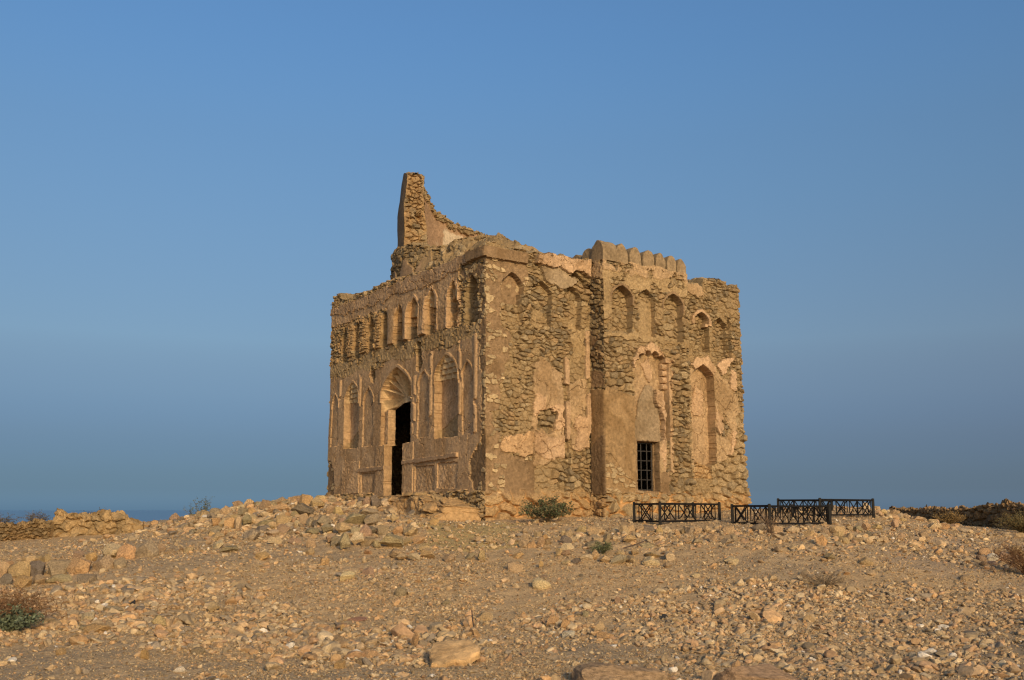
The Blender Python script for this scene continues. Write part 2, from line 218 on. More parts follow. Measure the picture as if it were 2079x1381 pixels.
def left_face(s,z):
    f=Face(s,z,100,.18,.088); zw,sw=f.zw,f.sw
    # plaster coat of the lower storey
    low=(z<5.62+.1*(f.n-.5)+.0*s)
    m=(zw<5.55)&(zw>1.95)
    f.coat(m,.012+(f.nl-.5)*.03,PLA,.0045)
    f.crack(m,140,1.1,.012,.018)
    # bare courses along the string band
    band=(zw>5.42+.05*np.sin(s*3))&(zw<5.86)
    f.d=np.where(band,f.bd*.8+.02,f.d); f.c=np.where(band[...,None],mix(f.bc,MORT,.55*np.ones(s.shape)),f.c); bc_=band&(f.n>.46); f.coat(bc_,.015,MORT*1.15,.02)
    # upper storey: plaster fields between niches, bare piers to the far end
    up=(zw>5.9)&((s<5.0+.5*(f.nl-.5))|(zw>6.95))&(s>1.2)
    f.coat(up,.03,PLA*1.02,.012)
    top=f.poly([(.78,7.6),(.81,7.3),(2.17,7.16),(2.83,7.08),(3.92,7.2),(5.43,7.16),(6.15,7.18),(7.5,7.22),(8.9,7.35),(8.9,8),(.78,8)])
    f.coat(top,.062,OLD*.80,.014); f.crack(top,150,.55,.03,.03)
    f.d=np.where((zw>7.52)&(s>.8),f.bd+.05,f.d); f.c=np.where(((zw>7.52)&(s>.8))[...,None],f.bc*1.15,f.c)
    pier=(zw>5.85)&(zw<6.95)&(s>=5.0+.5*(f.nl-.5))
    f.d=np.where(pier,f.bd*1.1+.04,f.d); pc=pier&(f.n>.45); f.d=np.where(pc,f.d*.6+.01,f.d); f.c=np.where(pc[...,None],mix(f.bc,ORNG*.8,.5*np.ones(s.shape)),f.c)
    # dark mortar with pale stones showing, near corner
    cm=(f.poly([(-.3,7.2),(1.2,7.2),(1.15,6.95),(.3,6.9),(.27,5.5),(.2,5.0),(.2,4.4),(-.3,4.4)]))|(f.sw<.17)&(z>3.2)
    f.coat(cm,.0,NEW*.9,.014)
    st=cm&(f.p>.62)&(f.r3>.60); f.d=np.where(st,f.d+.022,f.d); f.c=np.where(st[...,None],PALE*(.7+.5*f.r1)[...,None],f.c)
    for P in ([(.20,3.31),(-.3,3.35),(-.3,1.8),(.36,1.85),(.64,2.35),(.62,2.73),(.22,3.05)],[(9.2,2.98),(8.67,2.98),(8.24,2.76),(8.12,1.7),(9.2,1.7)]):
        q=f.poly(P); f.coat(q,-.02,NEW*.86,.010); st=q&(f.p>.6)&(f.r3>.82); f.d=np.where(st,f.d+.02,f.d); f.c=np.where(st[...,None],STONE[4],f.c)
    base=(zw<2.02)
    f.d=np.where(base,f.bd*1.2+.06,f.d); f.c=np.where(base[...,None],mix(f.bc,MORT*1.1,.5*np.ones(s.shape)),f.c)
    # notches where the facing fell away
    for P in ([(3.35,5.8),(3.06,5.7),(3.04,5.0),(3.28,5.02)],[(5.96,5.5),(5.70,5.47),(5.69,5.02),(5.95,5.02)]):
        q=f.poly(P); f.d=np.where(q,f.bd*1.3-.17,f.d); f.c=np.where(q[...,None],f.bc,f.c)
    # upper blind arches
    N=[(.635,.315,5.84,6.58),(1.46,.25,5.88,6.66),(2.51,.25,5.88,6.66),(3.44,.29,5.86,6.58),(4.25,.22,5.80,6.58),(5.10,.19,5.86,6.58),(5.95,.19,5.88,6.58),(6.86,.19,5.82,6.52),(7.74,.19,5.80,6.54)]
    for i,(c,hw,zb,zs) in enumerate(N):
        za=[6.98,7.0,7.0,6.94,6.92,6.91,6.88,6.83,6.86][i]; rg=i>3
        m=archm(f.sm if not rg else s+(f.sw-s)*.45,f.zm,c,hw,zb,zs,za)
        if not rg:   # plaster hood around the arch
            r=archm(f.sm,f.zm,c,hw+.07,zb,zs+.03,za+.09)&~m
            f.d=np.where(r&(f.n>.42)&(i>0),f.d+.02,f.d)
            if i in(1,2,3):
                q=r&(f.n>.36); f.c=np.where(q[...,None],OLD*(.7+.5*f.n)[...,None],f.c)
        f.d=np.where(m,f.bd*.7-.22-.07*(i>3),f.d); f.c=np.where(m[...,None],mix(f.bc,MORT,.35*np.ones(s.shape)),f.c)
        lob=m&(z>zs-.12)&(f.n>.5)&(i in(1,2,3,4)); f.d=np.where(lob,-.09,f.d); f.c=np.where(lob[...,None],CREAM*.85,f.c)
        pl=m&(s>c+hw*.35)&(f.nl+.3*f.nf>.62)&(i in(1,2,3,4,6,7)); f.d=np.where(pl,f.d*.7-.04,f.d); f.c=np.where(pl[...,None],ORNG*.85,f.c)
        f.reg=np.where(m,1+i,f.reg)
        if i>=3:  # eroded round piers between the arches
            q=(np.abs(s-(c-hw-.26))<.24)&(z>5.9)&(z<6.85)
            f.d=np.where(q&~m,f.d+.07*np.sqrt(np.clip(1-((s-(c-hw-.26))/.25)**2,0,1)),f.d)
    # mouldings
    R=20
    def strip(x0,x1,z0,z1,h=.036):
        nonlocal R
        m=(f.sm>x0)&(f.sm<x1)&(f.zw>z0)&(z<z1); t=(s-(x0+x1)/2)/((x1-x0)/2)
        f.d=np.where(m,.02+h*np.sqrt(np.clip(1-t*t,0,1)),f.d); f.d=np.where(m&(f.n>.60),.0,f.d); f.c=np.where(m[...,None],mix(PLA,OLD,np.float64(.5))*(.78+.35*f.n)[...,None],f.c)
        f.reg=np.where(m,R,f.reg); R+=1
    # recessed slender panels with pointed heads
    for i,(c,hw,zb,zs,za) in enumerate([(.77,.235,3.3,4.72,4.95),(2.89,.29,3.35,4.72,4.98),(6.06,.31,3.3,4.55,4.89),(8.30,.26,3.4,4.6,4.91)]):
        m=archm(f.sm,f.zm,c,hw,zb,zs,za); f.d=np.where(m,f.d-.035,f.d); f.c=np.where(m[...,None],f.c*.97,f.c); f.reg=np.where(m,40+i,f.reg)
        r=archm(f.sm,f.zm,c,hw+.045,zs-.1,zs+.02,za+.06)&~m; f.d=np.where(r,f.d+.018,f.d)
    for x0,x1,z0,z1 in [(.34,.48,3.3,5.57),(1.03,1.16,3.77,5.52),(2.43,2.57,3.83,5.42),(3.28,3.42,3.5,4.92),(6.52,6.66,4.37,5.32),(7.88,8.02,4.72,5.3)]: strip(x0,x1,z0,z1)
    # two tall pointed niches with stalactite heads
    for i,(c,hw,zb,zs,za) in enumerate([(1.76,.555,3.28,4.80,5.26),(7.13,.50,3.30,4.72,5.15)]):
        m=archm(f.sm,f.zm,c,hw,zb,zs,za)
        r=archm(f.sm,f.zm,c,hw+.06,zs-.2,zs+.02,za+.07)&~m; f.d=np.where(r,f.d+.02,f.d)
        f.coat(m,-.19,PLA*1.03,.004)
        f.crack(m,170+i,.6,.02,.015)
        h=m&(z>zs-.12); u=(s-c)/hw
        step=np.floor((z-zs+.12)/.13); cell=np.abs(np.mod(u*2.2+.5*np.mod(step,2),1)-.5)*2
        f.d=np.where(h,-.19+.045*step*(1-.0*u)+.05*cell**2,f.d); f.d=np.where(h,np.minimum(f.d,-.01),f.d)
        f.c=np.where(h[...,None],CREAM*(.8+.25*f.n)[...,None],f.c); f.reg=np.where(m,50+i,f.reg)
        br=m&(z<3.75+.5*(f.nl-.5)-.25*u); f.d=np.where(br,-.2+(f.nf-.5)*.04,f.d); f.c=np.where(br[...,None],MORT*1.1,f.c)
    # dado: ledge, panels and door cheeks
    cheek=((s>3.36)&(s<3.93)|(s>4.93)&(s<5.5))&(f.zm<3.27)&(z>1.95)
    f.coat(cheek,.035,PLA*1.04,.012)
    for i,(x0,x1,z0,z1) in enumerate([(1.19,2.16,2.1,2.70),(6.48,7.62,2.04,2.92),(2.3,3.3,2.05,2.66),(5.56,6.4,2.05,2.58)]):
        m=(f.sm>x0)&(f.sm<x1)&(f.zm>z0)&(f.zm<z1)
        f.coat(m,-.03 if i!=1 else .04,PLA*(1.12 if i<2 else .95),.016); f.reg=np.where(m,60+i,f.reg)
    for i,(x0,x1,zc0,zc1) in enumerate([(1.17,3.92,2.85,2.77),(4.5,6.55,2.68,2.66)]):
        zc=zc0+(zc1-zc0)*(s-x0)/(x1-x0); m=(f.sm>x0)&(f.sm<x1)&(np.abs(f.zm-zc)<.05)
        f.d=np.where(m,.062+.03*(f.n-.5),f.d); f.c=np.where(m[...,None],OLD*.76*(.8+.4*f.n)[...,None],f.c); f.reg=np.where(m,70+i,f.reg)
    # doorway with fluted shell hood
    rec=archm(f.sm,f.zm,4.38,.87,3.27,4.66,5.26)
    ring=archm(f.sm,f.zm,4.38,.95,4.4,4.68,5.35)&~rec; f.d=np.where(ring,.035,f.d); f.c=np.where(ring[...,None],PLA*1.05*(.8+.4*f.n)[...,None],f.c)
    f.coat(rec,-.10,PLA*1.05,.012)
    hx,hz=4.42,4.50; th=np.arctan2(z-hz,s-hx); rr=np.hypot(s-hx,z-hz)
    RB=np.ones(s.shape)*.9
    k=np.clip(rr/(.76+.10*np.abs(np.cos(th))),0,1)
    fl=np.mod(th*8.5/math.pi+.12*k,1.0)
    hood=rec&(z>4.36-.25*np.clip(s-4.5,0,.8)+.04*(f.n-.5))
    f.d=np.where(hood,-.06-.24*np.sqrt(np.clip(1-k*k,0,1))+.26*(fl-.6)*np.clip(k*1.3,.12,1),f.d)
    f.c=np.where(hood[...,None],CREAM*(1.0+.25*f.n)[...,None],f.c)
    f.reg=np.where(rec,80,f.reg); f.reg=np.where(hood,81,f.reg)
    op=((f.sm>3.76)&(f.sm<5.02)&(z>=3.27)&rec&~hood)|((f.sm>3.92)&(f.sm<4.95)&(z<3.3)&(z>1.97))
    f.d=np.where(op,np.where(z<3.27,-.19,-.30+.03*(f.nl-.5)),f.d); f.reg=np.where(op,82,f.reg)
    # cornice
    co=(f.sm<.80)&(f.sm>-.5)&(f.zm>7.30)&(f.zm<7.55); f.coat(co,.085,NEW*1.05,.006,.12); f.reg=np.where(co,90,f.reg)
    return f
def right_face(s,z):
    f=Face(s,z,300,.19,.10)
    sm_=(f.n+.6*(f.nl-.5)>.475); f.d=np.where(sm_,f.bd*.45-.005,f.d); f.c=np.where(sm_[...,None],mix(f.bc,MORT,.75*np.ones(s.shape)),f.c)
    # corner quoin in dark mortar with pale stones
    q=f.poly([(-.5,7.4),(1.2,7.4),(1.18,6.9),(1.08,6.62),(.98,6.3),(.46,6.2),(.46,5.73),(.70,5.48),(.66,5.06),(.42,4.4),(.38,3.9),(.10,3.77),(.37,3.31),(.51,2.85),(1.31,2.72),(1.31,1.93),(1.05,1.9),(.45,1.9),(-.5,1.9)])
    f.coat(q,-.004,NEW*1.08,.016); st=q&(f.p>.58)&(f.r3>(.52+.25*sstep(.2,.9,s))); f.d=np.where(st,f.d+.03,f.d); f.c=np.where(st[...,None],PALE*(.65+.55*f.r1)[...,None],f.c)
    q=f.poly([(.58,2.67),(1.36,2.70),(1.32,1.95),(.5,1.97)],False); f.coat(q,.004,NEW*.98,.008)
    # mid plaster zone
    for P,d,c in [([(1.33,5.05),(1.75,4.95),(2.2,4.8),(2.2,4.52),(2.2,2.77),(1.98,2.79),(1.67,2.67),(1.34,2.58),(1.31,3.46)],.02,mix(MORT,OLD,np.float64(.45))),
                  ([(1.33,4.2),(1.65,4.15),(1.7,3.9),(1.33,3.75)],.045,OLD),([(1.8,3.95),(2.2,4.05),(2.2,3.55),(1.95,3.45)],.05,OLD*1.02),([(1.34,3.4),(1.8,3.25),(2.2,3.3),(2.2,2.8),(1.7,2.75),(1.4,2.9)],.045,OLD*.93),
                  ([(2.38,4.57),(2.9,4.75),(2.92,3.42),(2.87,3.02),(2.56,2.98),(2.4,3.0)],.02,mix(MORT,OLD,np.float64(.35))),([(2.5,3.7),(2.9,3.85),(2.9,3.05),(2.5,3.0)],.05,OLD*1.02),
                  ([(.37,3.05),(.5,3.3),(.81,3.27),(1.31,3.34),(1.31,2.85),(1.12,2.76),(.78,2.86),(.46,2.84)],.035,mix(ORNG,OLD,np.float64(.6))*.88),
                  ([(1.36,6.3),(1.83,6.2),(1.83,5.82),(1.33,5.82)],.0,MORT*1.05),([(2.4,6.0),(2.85,5.9),(2.85,5.3),(2.5,5.2)],.02,MORT*1.15)]:
        q=f.poly(P); f.coat(q,d,c,.016); f.crack(q,330,.5,.03,.025)
    hole=f.poly([(1.5,3.82),(1.9,3.9),(1.95,3.5),(1.75,3.35),(1.4,3.5)]); f.d=np.where(hole,f.bd-.04,f.d); f.c=np.where(hole[...,None],f.bc*.95,f.c)
    f.d=np.where((s>2.2)&(s<2.37)&(z<4.6)&(z>2.2),f.d-.07,f.d)
    # arches of the upper storey
    m=archm(f.sm,f.zm,.735,.315,6.28+.2*(f.n-.5),6.72,7.0); f.coat(m,-.18,NEW*1.08,.012); f.reg=np.where(archm(f.sm,f.zm,.735,.315,5.86,6.72,7.0),1,f.reg)
    st=m&(f.p>.6)&(f.r3>.86); f.c=np.where(st[...,None],PALE,f.c)
    q=archm(f.sm,f.zm,.735,.315,5.86,6.72,7.0)&~m; f.d=np.where(q,f.d-.05,f.d)
    q=(s>.98)&(s<1.25)&(f.zw<6.5)&(f.zw>5.8); f.d=np.where(q,f.bd*1.3+.03,f.d); f.c=np.where(q[...,None],f.bc,f.c)
    for i,(c,hw) in enumerate([(1.57,.30),(2.50,.27)]):
        m=archm(f.sw*.4+f.sm*.6,f.zm,c,hw,5.86,6.66,6.92); f.d=np.where(m,f.d-.15,f.d); f.reg=np.where(m,2+i,f.reg)
    # overhanging plaster and smooth repair under the eaves
    q=f.poly([(1.55,7.28),(2.45,7.3),(2.6,7.0),(2.2,6.74),(1.75,6.9)]); f.coat(q,.05,GREY*1.12,.010)
    q=f.poly([(1.38,7.56),(3.2,7.62),(3.2,7.22),(2.58,7.27),(2.34,7.25),(2.03,7.28),(1.55,7.28),(1.38,7.31)]); f.coat(q,.13,OLD*.95,.018); f.crack(q,340,.3,.035,.03)
    q=f.poly([(2.40,7.2),(2.58,7.2),(2.95,7.13),(3.2,6.98),(2.73,7.03)]); f.d=np.where(q,-.16,f.d)
    # lower storey strips
    R=20
    for x0,x1,z0,z1,h in [(2.22,2.36,4.5,5.16,.05),(2.24,2.37,3.22,4.1,.06),(2.86,2.99,4.75,5.85,.05),(2.89,3.02,3.43,4.35,.05)]:
        m=(f.sm>x0)&(f.sm<x1)&(f.zw>z0)&(f.zw<z1); f.coat(m,h,OLD*.88,.006); f.reg=np.where(m,R,f.reg); R+=1
    # right end beyond the bay
    for i,(c,hw,zb,zs,za) in enumerate([(6.05,.27,5.7,6.56,6.8),(6.87,.29,5.72,6.58,6.81),(7.60,.29,5.65,6.48,6.70)]):
        m=archm(f.sw*.5+f.sm*.5,f.zm,c,hw,zb,zs,za); f.d=np.where(m,f.bd*.9-.18,f.d); f.c=np.where(m[...,None],mix(f.bc,MORT,.3*np.ones(s.shape)),f.c); f.reg=np.where(m,4+i,f.reg)
        if i==1:
            r=archm(f.sm,f.zm,c,hw+.07,6.42,zs+.02,za+.07)&~archm(f.sm,f.zm,c,hw-.03,zb,zs,za-.03); f.coat(r,.04,OLD,.008)
            r=m&(s>7.02)&(z>6.40)&(f.n>.44); f.d=np.where(r,.0,f.d); f.c=np.where(r[...,None],OLD,f.c)
    q=f.poly([(7.88,5.6),(8.02,5.62),(8.0,6.6),(7.9,6.7)],False); f.d=np.where(q,f.bd-.10,f.d)
    q=f.poly([(6.3,7.6),(6.9,7.55),(7.0,7.35),(6.9,7.2),(6.5,7.25),(6.3,7.3)]); f.coat(q,.03,mix(MORT,OLD,np.float64(.5)),.014)
    pl=f.poly([(6.2,5.2),(7.2,5.3),(7.9,5.0),(8.2,4.6),(8.15,3.8),(7.85,3.2),(7.6,2.85),(7.1,2.8),(6.2,2.6)])&(f.n>.40); f.coat(pl,.015,mix(MORT,OLD,np.float64(.35)),.018); f.crack(pl,350,.6,.03,.025)
    for P in ([(6.3,5.36),(6.61,5.53),(7.04,5.63),(7.34,5.34),(7.24,5.0),(7.0,5.3),(6.5,5.25)],[(7.45,5.36),(7.6,5.55),(7.78,5.6),(8.14,5.66),(7.86,5.36),(7.59,5.2)],[(7.88,5.26),(8.12,5.26),(8.1,4.8),(7.83,4.8)],[(7.34,4.22),(7.49,4.04),(7.57,3.75),(7.42,3.52),(7.3,3.8)],[(7.9,3.7),(8.13,3.71),(8.02,3.39),(7.86,2.96),(7.72,3.05)]):
        q=f.poly(P); f.coat(q,.05,OLD*1.02,.012)
    m=archm(f.sm,f.zm,6.85,.42,2.4,5.03,5.36); f.coat(m,-.25,mix(MORT,OLD,np.float64(.5)),.016); f.crack(m,360,.45,.03,.02); f.reg=np.where(m,7,f.reg)
    q=m&f.poly([(6.5,4.2),(6.8,4.9),(7.1,4.6),(7.05,4.1),(6.8,4.0)]); f.d=np.where(q,f.d+.03,f.d); f.c=np.where(q[...,None],OLD,f.c)
    q=m&(f.zw<2.75); f.d=np.where(q,f.bd-.06,f.d); f.c=np.where(q[...,None],mix(f.bc,ORNG,.5*np.ones(s.shape)),f.c)
    # big stones of the far quoin
    d2,c2,p2,ra,rb=rubble(s,z,420,.33,.2)
    q=f.poly([(7.11,2.75),(7.57,2.8),(7.81,3.06),(7.97,3.38),(8.15,4.17),(9,4.3),(9,1.5),(7.06,1.5)]); f.d=np.where(q,d2*1.6+.04,f.d); f.c=np.where(q[...,None],mix(c2,PALE,.4*np.ones(s.shape)),f.c)
    # footing boulders and orange plaster
    w=sstep(2.12,1.75,f.zw); f.d=f.d*(1-w)+w*(d2*1.7+.10); f.c=mix(f.c,np.where((p2>.55)[...,None],mix(c2,ORNG,.45*np.ones(s.shape)),ORNG*1.05),w)
    co=(f.sm<1.13)&(f.zm>7.26)&(f.zm<7.53); f.coat(co,.085,NEW*1.10,.006,.12); f.reg=np.where(co,90,f.reg)
    return f
def bay_face(s,z):
    f=Face(s,z,500,.20,.105)
    sm_=(f.n+.5*(f.nl-.5)>.52)&(z>5.5); f.d=np.where(sm_,f.bd*.5,f.d); f.c=np.where(sm_[...,None],mix(f.bc,MORT,.72*np.ones(s.shape)),f.c)
    q=f.poly([(3.0,7.4),(3.35,7.4),(3.33,6.2),(3.0,6.0)]); f.coat(q,.02,MORT*1.05,.02)
    q=(f.zw>6.95)&(f.zw<7.35); f.coat(q&(f.n>.4),.015,MORT*1.12,.02)
    q=(f.zw>7.3)&(f.n>.48); f.coat(q,.03,mix(MORT,OLD,np.float64(.5)),.02)
    band=(f.zw>5.70)&(f.zw<5.86); f.coat(band,.02,MORT*1.08,.016)
    for i,(c,hw,zb,zs,za) in enumerate([(3.66,.33,5.86,6.72,7.0),(4.47,.27,5.82,6.78,7.0),(5.38,.33,5.78,6.72,7.01)]):
        m=archm(f.sm,f.zm,c,hw,zb,zs,za)
        r=archm(f.sm,f.zm,c,hw+.06,6.55,zs+.02,za+.07)&~m
        if i!=1: f.coat(r,.03,NEW*1.1,.006)
        f.d=np.where(m,f.bd*.8-(.20 if i!=1 else .12),f.d); f.c=np.where(m[...,None],mix(f.bc,[MORT,MORT*1.05,PALE*.85][i],.4*np.ones(s.shape)),f.c)
        if i==1:
            q=m&(f.zw<6.75); f.coat(q,-.13,MORT*1.02,.016)
        f.reg=np.where(m,1+i,f.reg)
    # cusped arch with plaster surround
    q=f.poly([(4.0,5.25),(4.16,5.5),(4.58,5.68),(4.89,5.57),(5.0,5.38),(5.24,5.25),(5.24,4.55),(4.0,4.9)]); f.coat(q,.045,OLD*1.02,.014); f.crack(q,540,.4,.03,.025)
    q=f.poly([(3.98,5.2),(4.6,5.4),(5.1,4.6),(5.02,2.4),(4.8,2.0),(3.98,4.2)]); f.coat(q&(z<5.0),.0,mix(MORT,OLD,np.float64(.30)),.018)
    ca,cz=4.585,4.92; hw=.62
    m=(np.abs(s-ca)<hw-.05)&(z<cz)&(z>3.28)
    for ang in np.linspace(-4,184,8):
        t=math.radians(ang)
        m|=np.hypot((f.sm-(ca+math.cos(t)*.49)),(f.zm-(cz+math.sin(t)*.43)))<.115
    m|=np.hypot((s-ca)/.43,(z-cz)/.36)<1
    m=m&~((s<4.0))&(z>2.0)
    f.coat(m,-.16,mix(MORT,OLD,np.float64(.4)),.018); f.reg=np.where(m,10,f.reg)
    q=m&f.poly([(4.35,5.2),(4.6,5.25),(4.75,4.9),(4.6,4.65),(4.4,4.9)]); f.d=np.where(q,f.d+.035,f.d); f.c=np.where(q[...,None],OLD*.95,f.c)
    for k in range(4):   # stepped cusps on the right jamb
        z0=5.12-.17*k; q=(s>4.98)&(s<5.2)&(np.abs(z-z0)<.075); f.d=np.where(q,-.03-.05*((z-z0)/.075)**2,f.d); f.c=np.where(q[...,None],OLD,f.c); f.reg=np.where(q,10,f.reg)
    q=(s>5.13)&(s<5.24)&(z<5.2)&(f.zw>2.5); f.coat(q,.03,mix(MORT,OLD,np.float64(.6)),.014)
    # smooth repair, window and buttress
    q=f.poly([(4.49,4.63),(4.72,4.62),(4.92,3.95),(4.97,3.25),(3.98,3.25),(3.97,3.67),(4.15,3.76),(4.24,4.24)],False); f.coat(q,-.115,GREY*.98,.006,.14)
    q=f.poly([(4.72,4.5),(5.04,4.53),(5.0,2.47),(4.8,2.95),(4.98,3.36),(4.95,3.95),(4.74,4.27)]); f.coat(q,.0,OLD*.92,.014); f.crack(q,545,.35,.04,.02)
    wf=(f.sm>3.97)&(f.sm<4.80)&(f.zm>1.99)&(f.zm<3.26); f.coat(wf,-.015,NEW*1.15,.006)
    q=f.poly([(4.78,2.5),(5.15,2.55),(5.13,1.99),(4.78,1.99)]); f.coat(q,-.01,NEW*1.05,.008)
    wo=(f.sm>4.08)&(f.sm<4.79)&(f.zm>2.05)&(f.zm<3.235); f.d=np.where(wo,-.19,f.d); f.c=np.where(wo[...,None],NEW*1.0,f.c); f.reg=np.where(wo,12,f.reg)
    wh=(f.sm>4.20)&(f.sm<4.74)&(f.zm>2.05)&(f.zm<3.22); f.d=np.where(wh,-.27,f.d); f.reg=np.where(wh,13,f.reg)
    q=f.poly([(2.5,4.46),(3.17,4.46),(3.97,4.30),(3.97,2.2),(3.6,2.45),(3.2,2.9),(2.5,2.9)],False); f.coat(q,.05,PIL*1.02,.004,.12); f.reg=np.where(q,11,f.reg)
    q2=f.poly([(2.5,2.9),(3.2,2.9),(3.6,2.45),(3.97,2.2),(3.97,1.97),(2.5,1.97)],False)&~q; f.coat(q2,.03,PIL*.92,.012); st=q2&(f.p>.55)&(f.r3>.7); f.d=np.where(st,f.d+.03,f.d); f.c=np.where(st[...,None],PALE*.9,f.c)
    d2,c2,p2,ra,rb=rubble(s,z,620,.34,.2)
    q=(f.sw>5.2)&(z<5.3); f.d=np.where(q&(f.n>.47),f.bd*1.4+.03,f.d)
    w=sstep(2.06,1.9,f.zw); f.d=f.d*(1-w)+w*(d2*1.8+.09); f.c=mix(f.c,np.where((p2>.55)[...,None],mix(c2,PALE,.4*np.ones(s.shape)),ORNG),w)
    return f
def bay_side(s,z):
    f=Face(s,z,700,.18,.11)
    f.c=f.c*.92
    q=(f.zm<4.42+.12*(f.n-.5))&(f.zm>1.95); f.coat(q,.05,PIL*.95,.004,.12); f.reg=np.where(q,1,f.reg)
    q=(f.zm<3.32-.35*(s*2-1)**2*(s<.9))&(f.zm>1.95); f.coat(q,.056,NEW*.80,.012,.14)
    q=(f.zw>7.1)&(f.n>.45); f.coat(q,.02,mix(MORT,OLD,np.float64(.4)),.02)
    q=(f.zw>4.5)&(f.zw<5.8)&(f.n>.5); f.coat(q,.0,NEW,.02)
    d2,c2,p2,ra,rb=rubble(s,z,720,.3,.2); w=sstep(2.02,1.85,f.zw); f.d=f.d*(1-w)+w*(d2*1.6+.08); f.c=mix(f.c,mix(c2,ORNG,.4*np.ones(s.shape)),w)
    return f
def plain(s,z):
    return Face(s,z,800,.26,.14)
# ---- the visible walls as one developed sheet, cut into its parts afterwards
ST=.016
segs=[((.45,LB),(0,LB),0,lambda p:p[:,0]),((0,LB),(0,0),1,lambda p:p[:,1]),((0,0),(PA0-.02,0),2,lambda p:p[:,0]),((PA0-.02,0),(PA0,-PD),3,lambda p:-p[:,1]),
      ((PA0,-PD),(PA1,-PD),4,lambda p:p[:,0]),((PA1,-PD),(PA1+.02,0),5,lambda p:-p[:,1]),((PA1+.02,0),(LA,0),6,lambda p:p[:,0]),((LA,0),(LA,.45),7,lambda p:p[:,1])]
pl=[];fid=[];sl=[];nm=[];edge=[]
for p,q,k,fs in segs:
    p=np.array(p,float); q=np.array(q,float); L=np.linalg.norm(q-p); n=max(2,int(round(L/ST))); t=(np.arange(n)+.5)/n
    pts=p+(q-p)*t[:,None]; pl.append(pts); fid+= [k]*n; sl.append(fs(pts))
    wp=AD*(q-p)[0]+BD*(q-p)[1]; wp/=np.linalg.norm(wp); nm.append(np.tile((wp[1],-wp[0]),(n,1))); edge.append(np.minimum(t*L,(1-t)*L))
pl=np.concatenate(pl); fid=np.array(fid); sl=np.concatenate(sl); nm=np.concatenate(nm); edge=np.concatenate(edge)
kern=np.exp(-.5*(np.arange(-4,5)/1.6)**2); kern/=kern.sum()
def smooth1(a):
    pad=np.concatenate([np.repeat(a[:1],4,0),a,np.repeat(a[-1:],4,0)])
    return np.stack([np.convolve(pad[:,i],kern,'valid') for i in range(a.shape[1])],1)
nm=smooth1(nm); nm/=np.linalg.norm(nm,axis=1)[:,None]; pl=smooth1(pl)
topz=np.zeros(len(sl))
for k in range(8):
    i=fid==k; s=sl[i]
    if k<=1: t=np.interp(s if k else s*0+LB,[0,.8,1.0,2,4.6,7.2,7.9,8.1,8.6,8.66,8.8],[7.60,7.60,7.52,7.50,7.64,7.66,7.68,7.90,7.90,7.7,7.66])
    elif k in(2,6,7): t=np.interp(s if k!=7 else s*0+LA,[0,.3,1.12,1.2,1.4,2.9,3.07,5.9,6.4,6.97,7.02,7.47,7.53,7.57,7.92,7.98,8.42],[7.64,7.66,7.60,7.50,7.58,7.62,7.62,7.62,7.52,7.50,7.76,7.74,7.54,7.80,7.76,7.56,7.64])
    else: t=np.full(s.shape,7.60)
    topz[i]=t+(fbm(s*4,s*0+k,900+k,4)-.5)*.16
zr=np.arange(.95,8.75,ST); Z=np.repeat(zr[:,None],len(sl),1); S=np.repeat(sl[None,:],len(zr),0)
D=np.zeros(S.shape); C=np.zeros(S.shape+(3,)); REG=np.zeros(S.shape,int)
for k,fn in ((0,plain),(1,left_face),(2,right_face),(3,bay_side),(4,bay_face),(5,plain),(6,right_face),(7,plain)):
    i=np.nonzero(fid==k)[0]; f=fn(S[:,i],Z[:,i]); D[:,i]=f.d; C[:,i]=f.c; REG[:,i]=f.reg+1000*k
over=np.maximum(Z-topz[None,:],0)
lim=np.maximum(edge[None,:],.04)*1.0+.0
tu=fbm(S*6,Z*6,941,4)-.5
f1,e1,ra,rb,rc=voro(S/.22,over/.16,950)
inn=np.where(over>0,np.minimum(over*1.5,np.maximum(lim,.05)),0)
D2=np.where(over>0,np.where(over<.05,D,D*np.clip(1-over*3,0,1))-inn,D)
D2=np.where((np.isin(fid,(1,2,4,6)))[None,:],D2,D2)
Zf=np.where(over>0,topz[None,:]+sstep(0,.3,e1)*.055*np.clip(over*8,0,1)+tu*.10*np.clip(over*6,0,1),Z)
rough_top=over>0
C=np.where(rough_top[...,None],STONE[(rb*len(STONE)).astype(int)]*(.85+.35*rc)[...,None],C)
REG=np.where(rough_top,(REG//1000)*1000,REG)
# thin out the wall-top rows that only pile up on the inside
P2=pl[None,:,:]; 
W2=O2+P2[...,0:1]*AD+P2[...,1:2]*BD+nm[None]*D2[...,None]
VV=np.concatenate([W2,Zf[...,None]],-1)-RL
nr,nc=S.shape
idx=np.arange(nr*nc).reshape(nr,nc)
FQ=np.stack([idx[:-1,:-1],idx[:-1,1:],idx[1:,1:],idx[1:,:-1]],-1).reshape(-1,4)
ovf=over.reshape(-1)
FR=REG.reshape(-1)[FQ].max(1); kf=FR//1000; rf=FR%1000
same=np.ptp(REG.reshape(-1)[FQ]//1000,axis=1)==0
dd=D2.reshape(-1)[FQ]
hole=(((kf==1)&(rf==82))|((kf==4)&(rf==13)))&((kf==4)&(dd.max(1)<-.25)|(kf==1)&(np.ptp(dd,axis=1)<.06)&(REG.reshape(-1)[FQ].min(1)%1000==82))
keep=~hole&(ovf[FQ].min(1)<.62)
FQ=FQ[keep]; FR=FR[keep]; kf=kf[keep]; rf=rf[keep]
VF=VV.reshape(-1,3); CF3=C.reshape(-1,3)
def cut(name,m,parent):
    if m.sum()<4: return None
    F=FQ[m]; u,inv=np.unique(F,return_inverse=True)
    return mk(name,VF[u],inv.reshape(F.shape),MAT_WALL,parent,CF3[u])
used=np.zeros(len(FQ),bool)
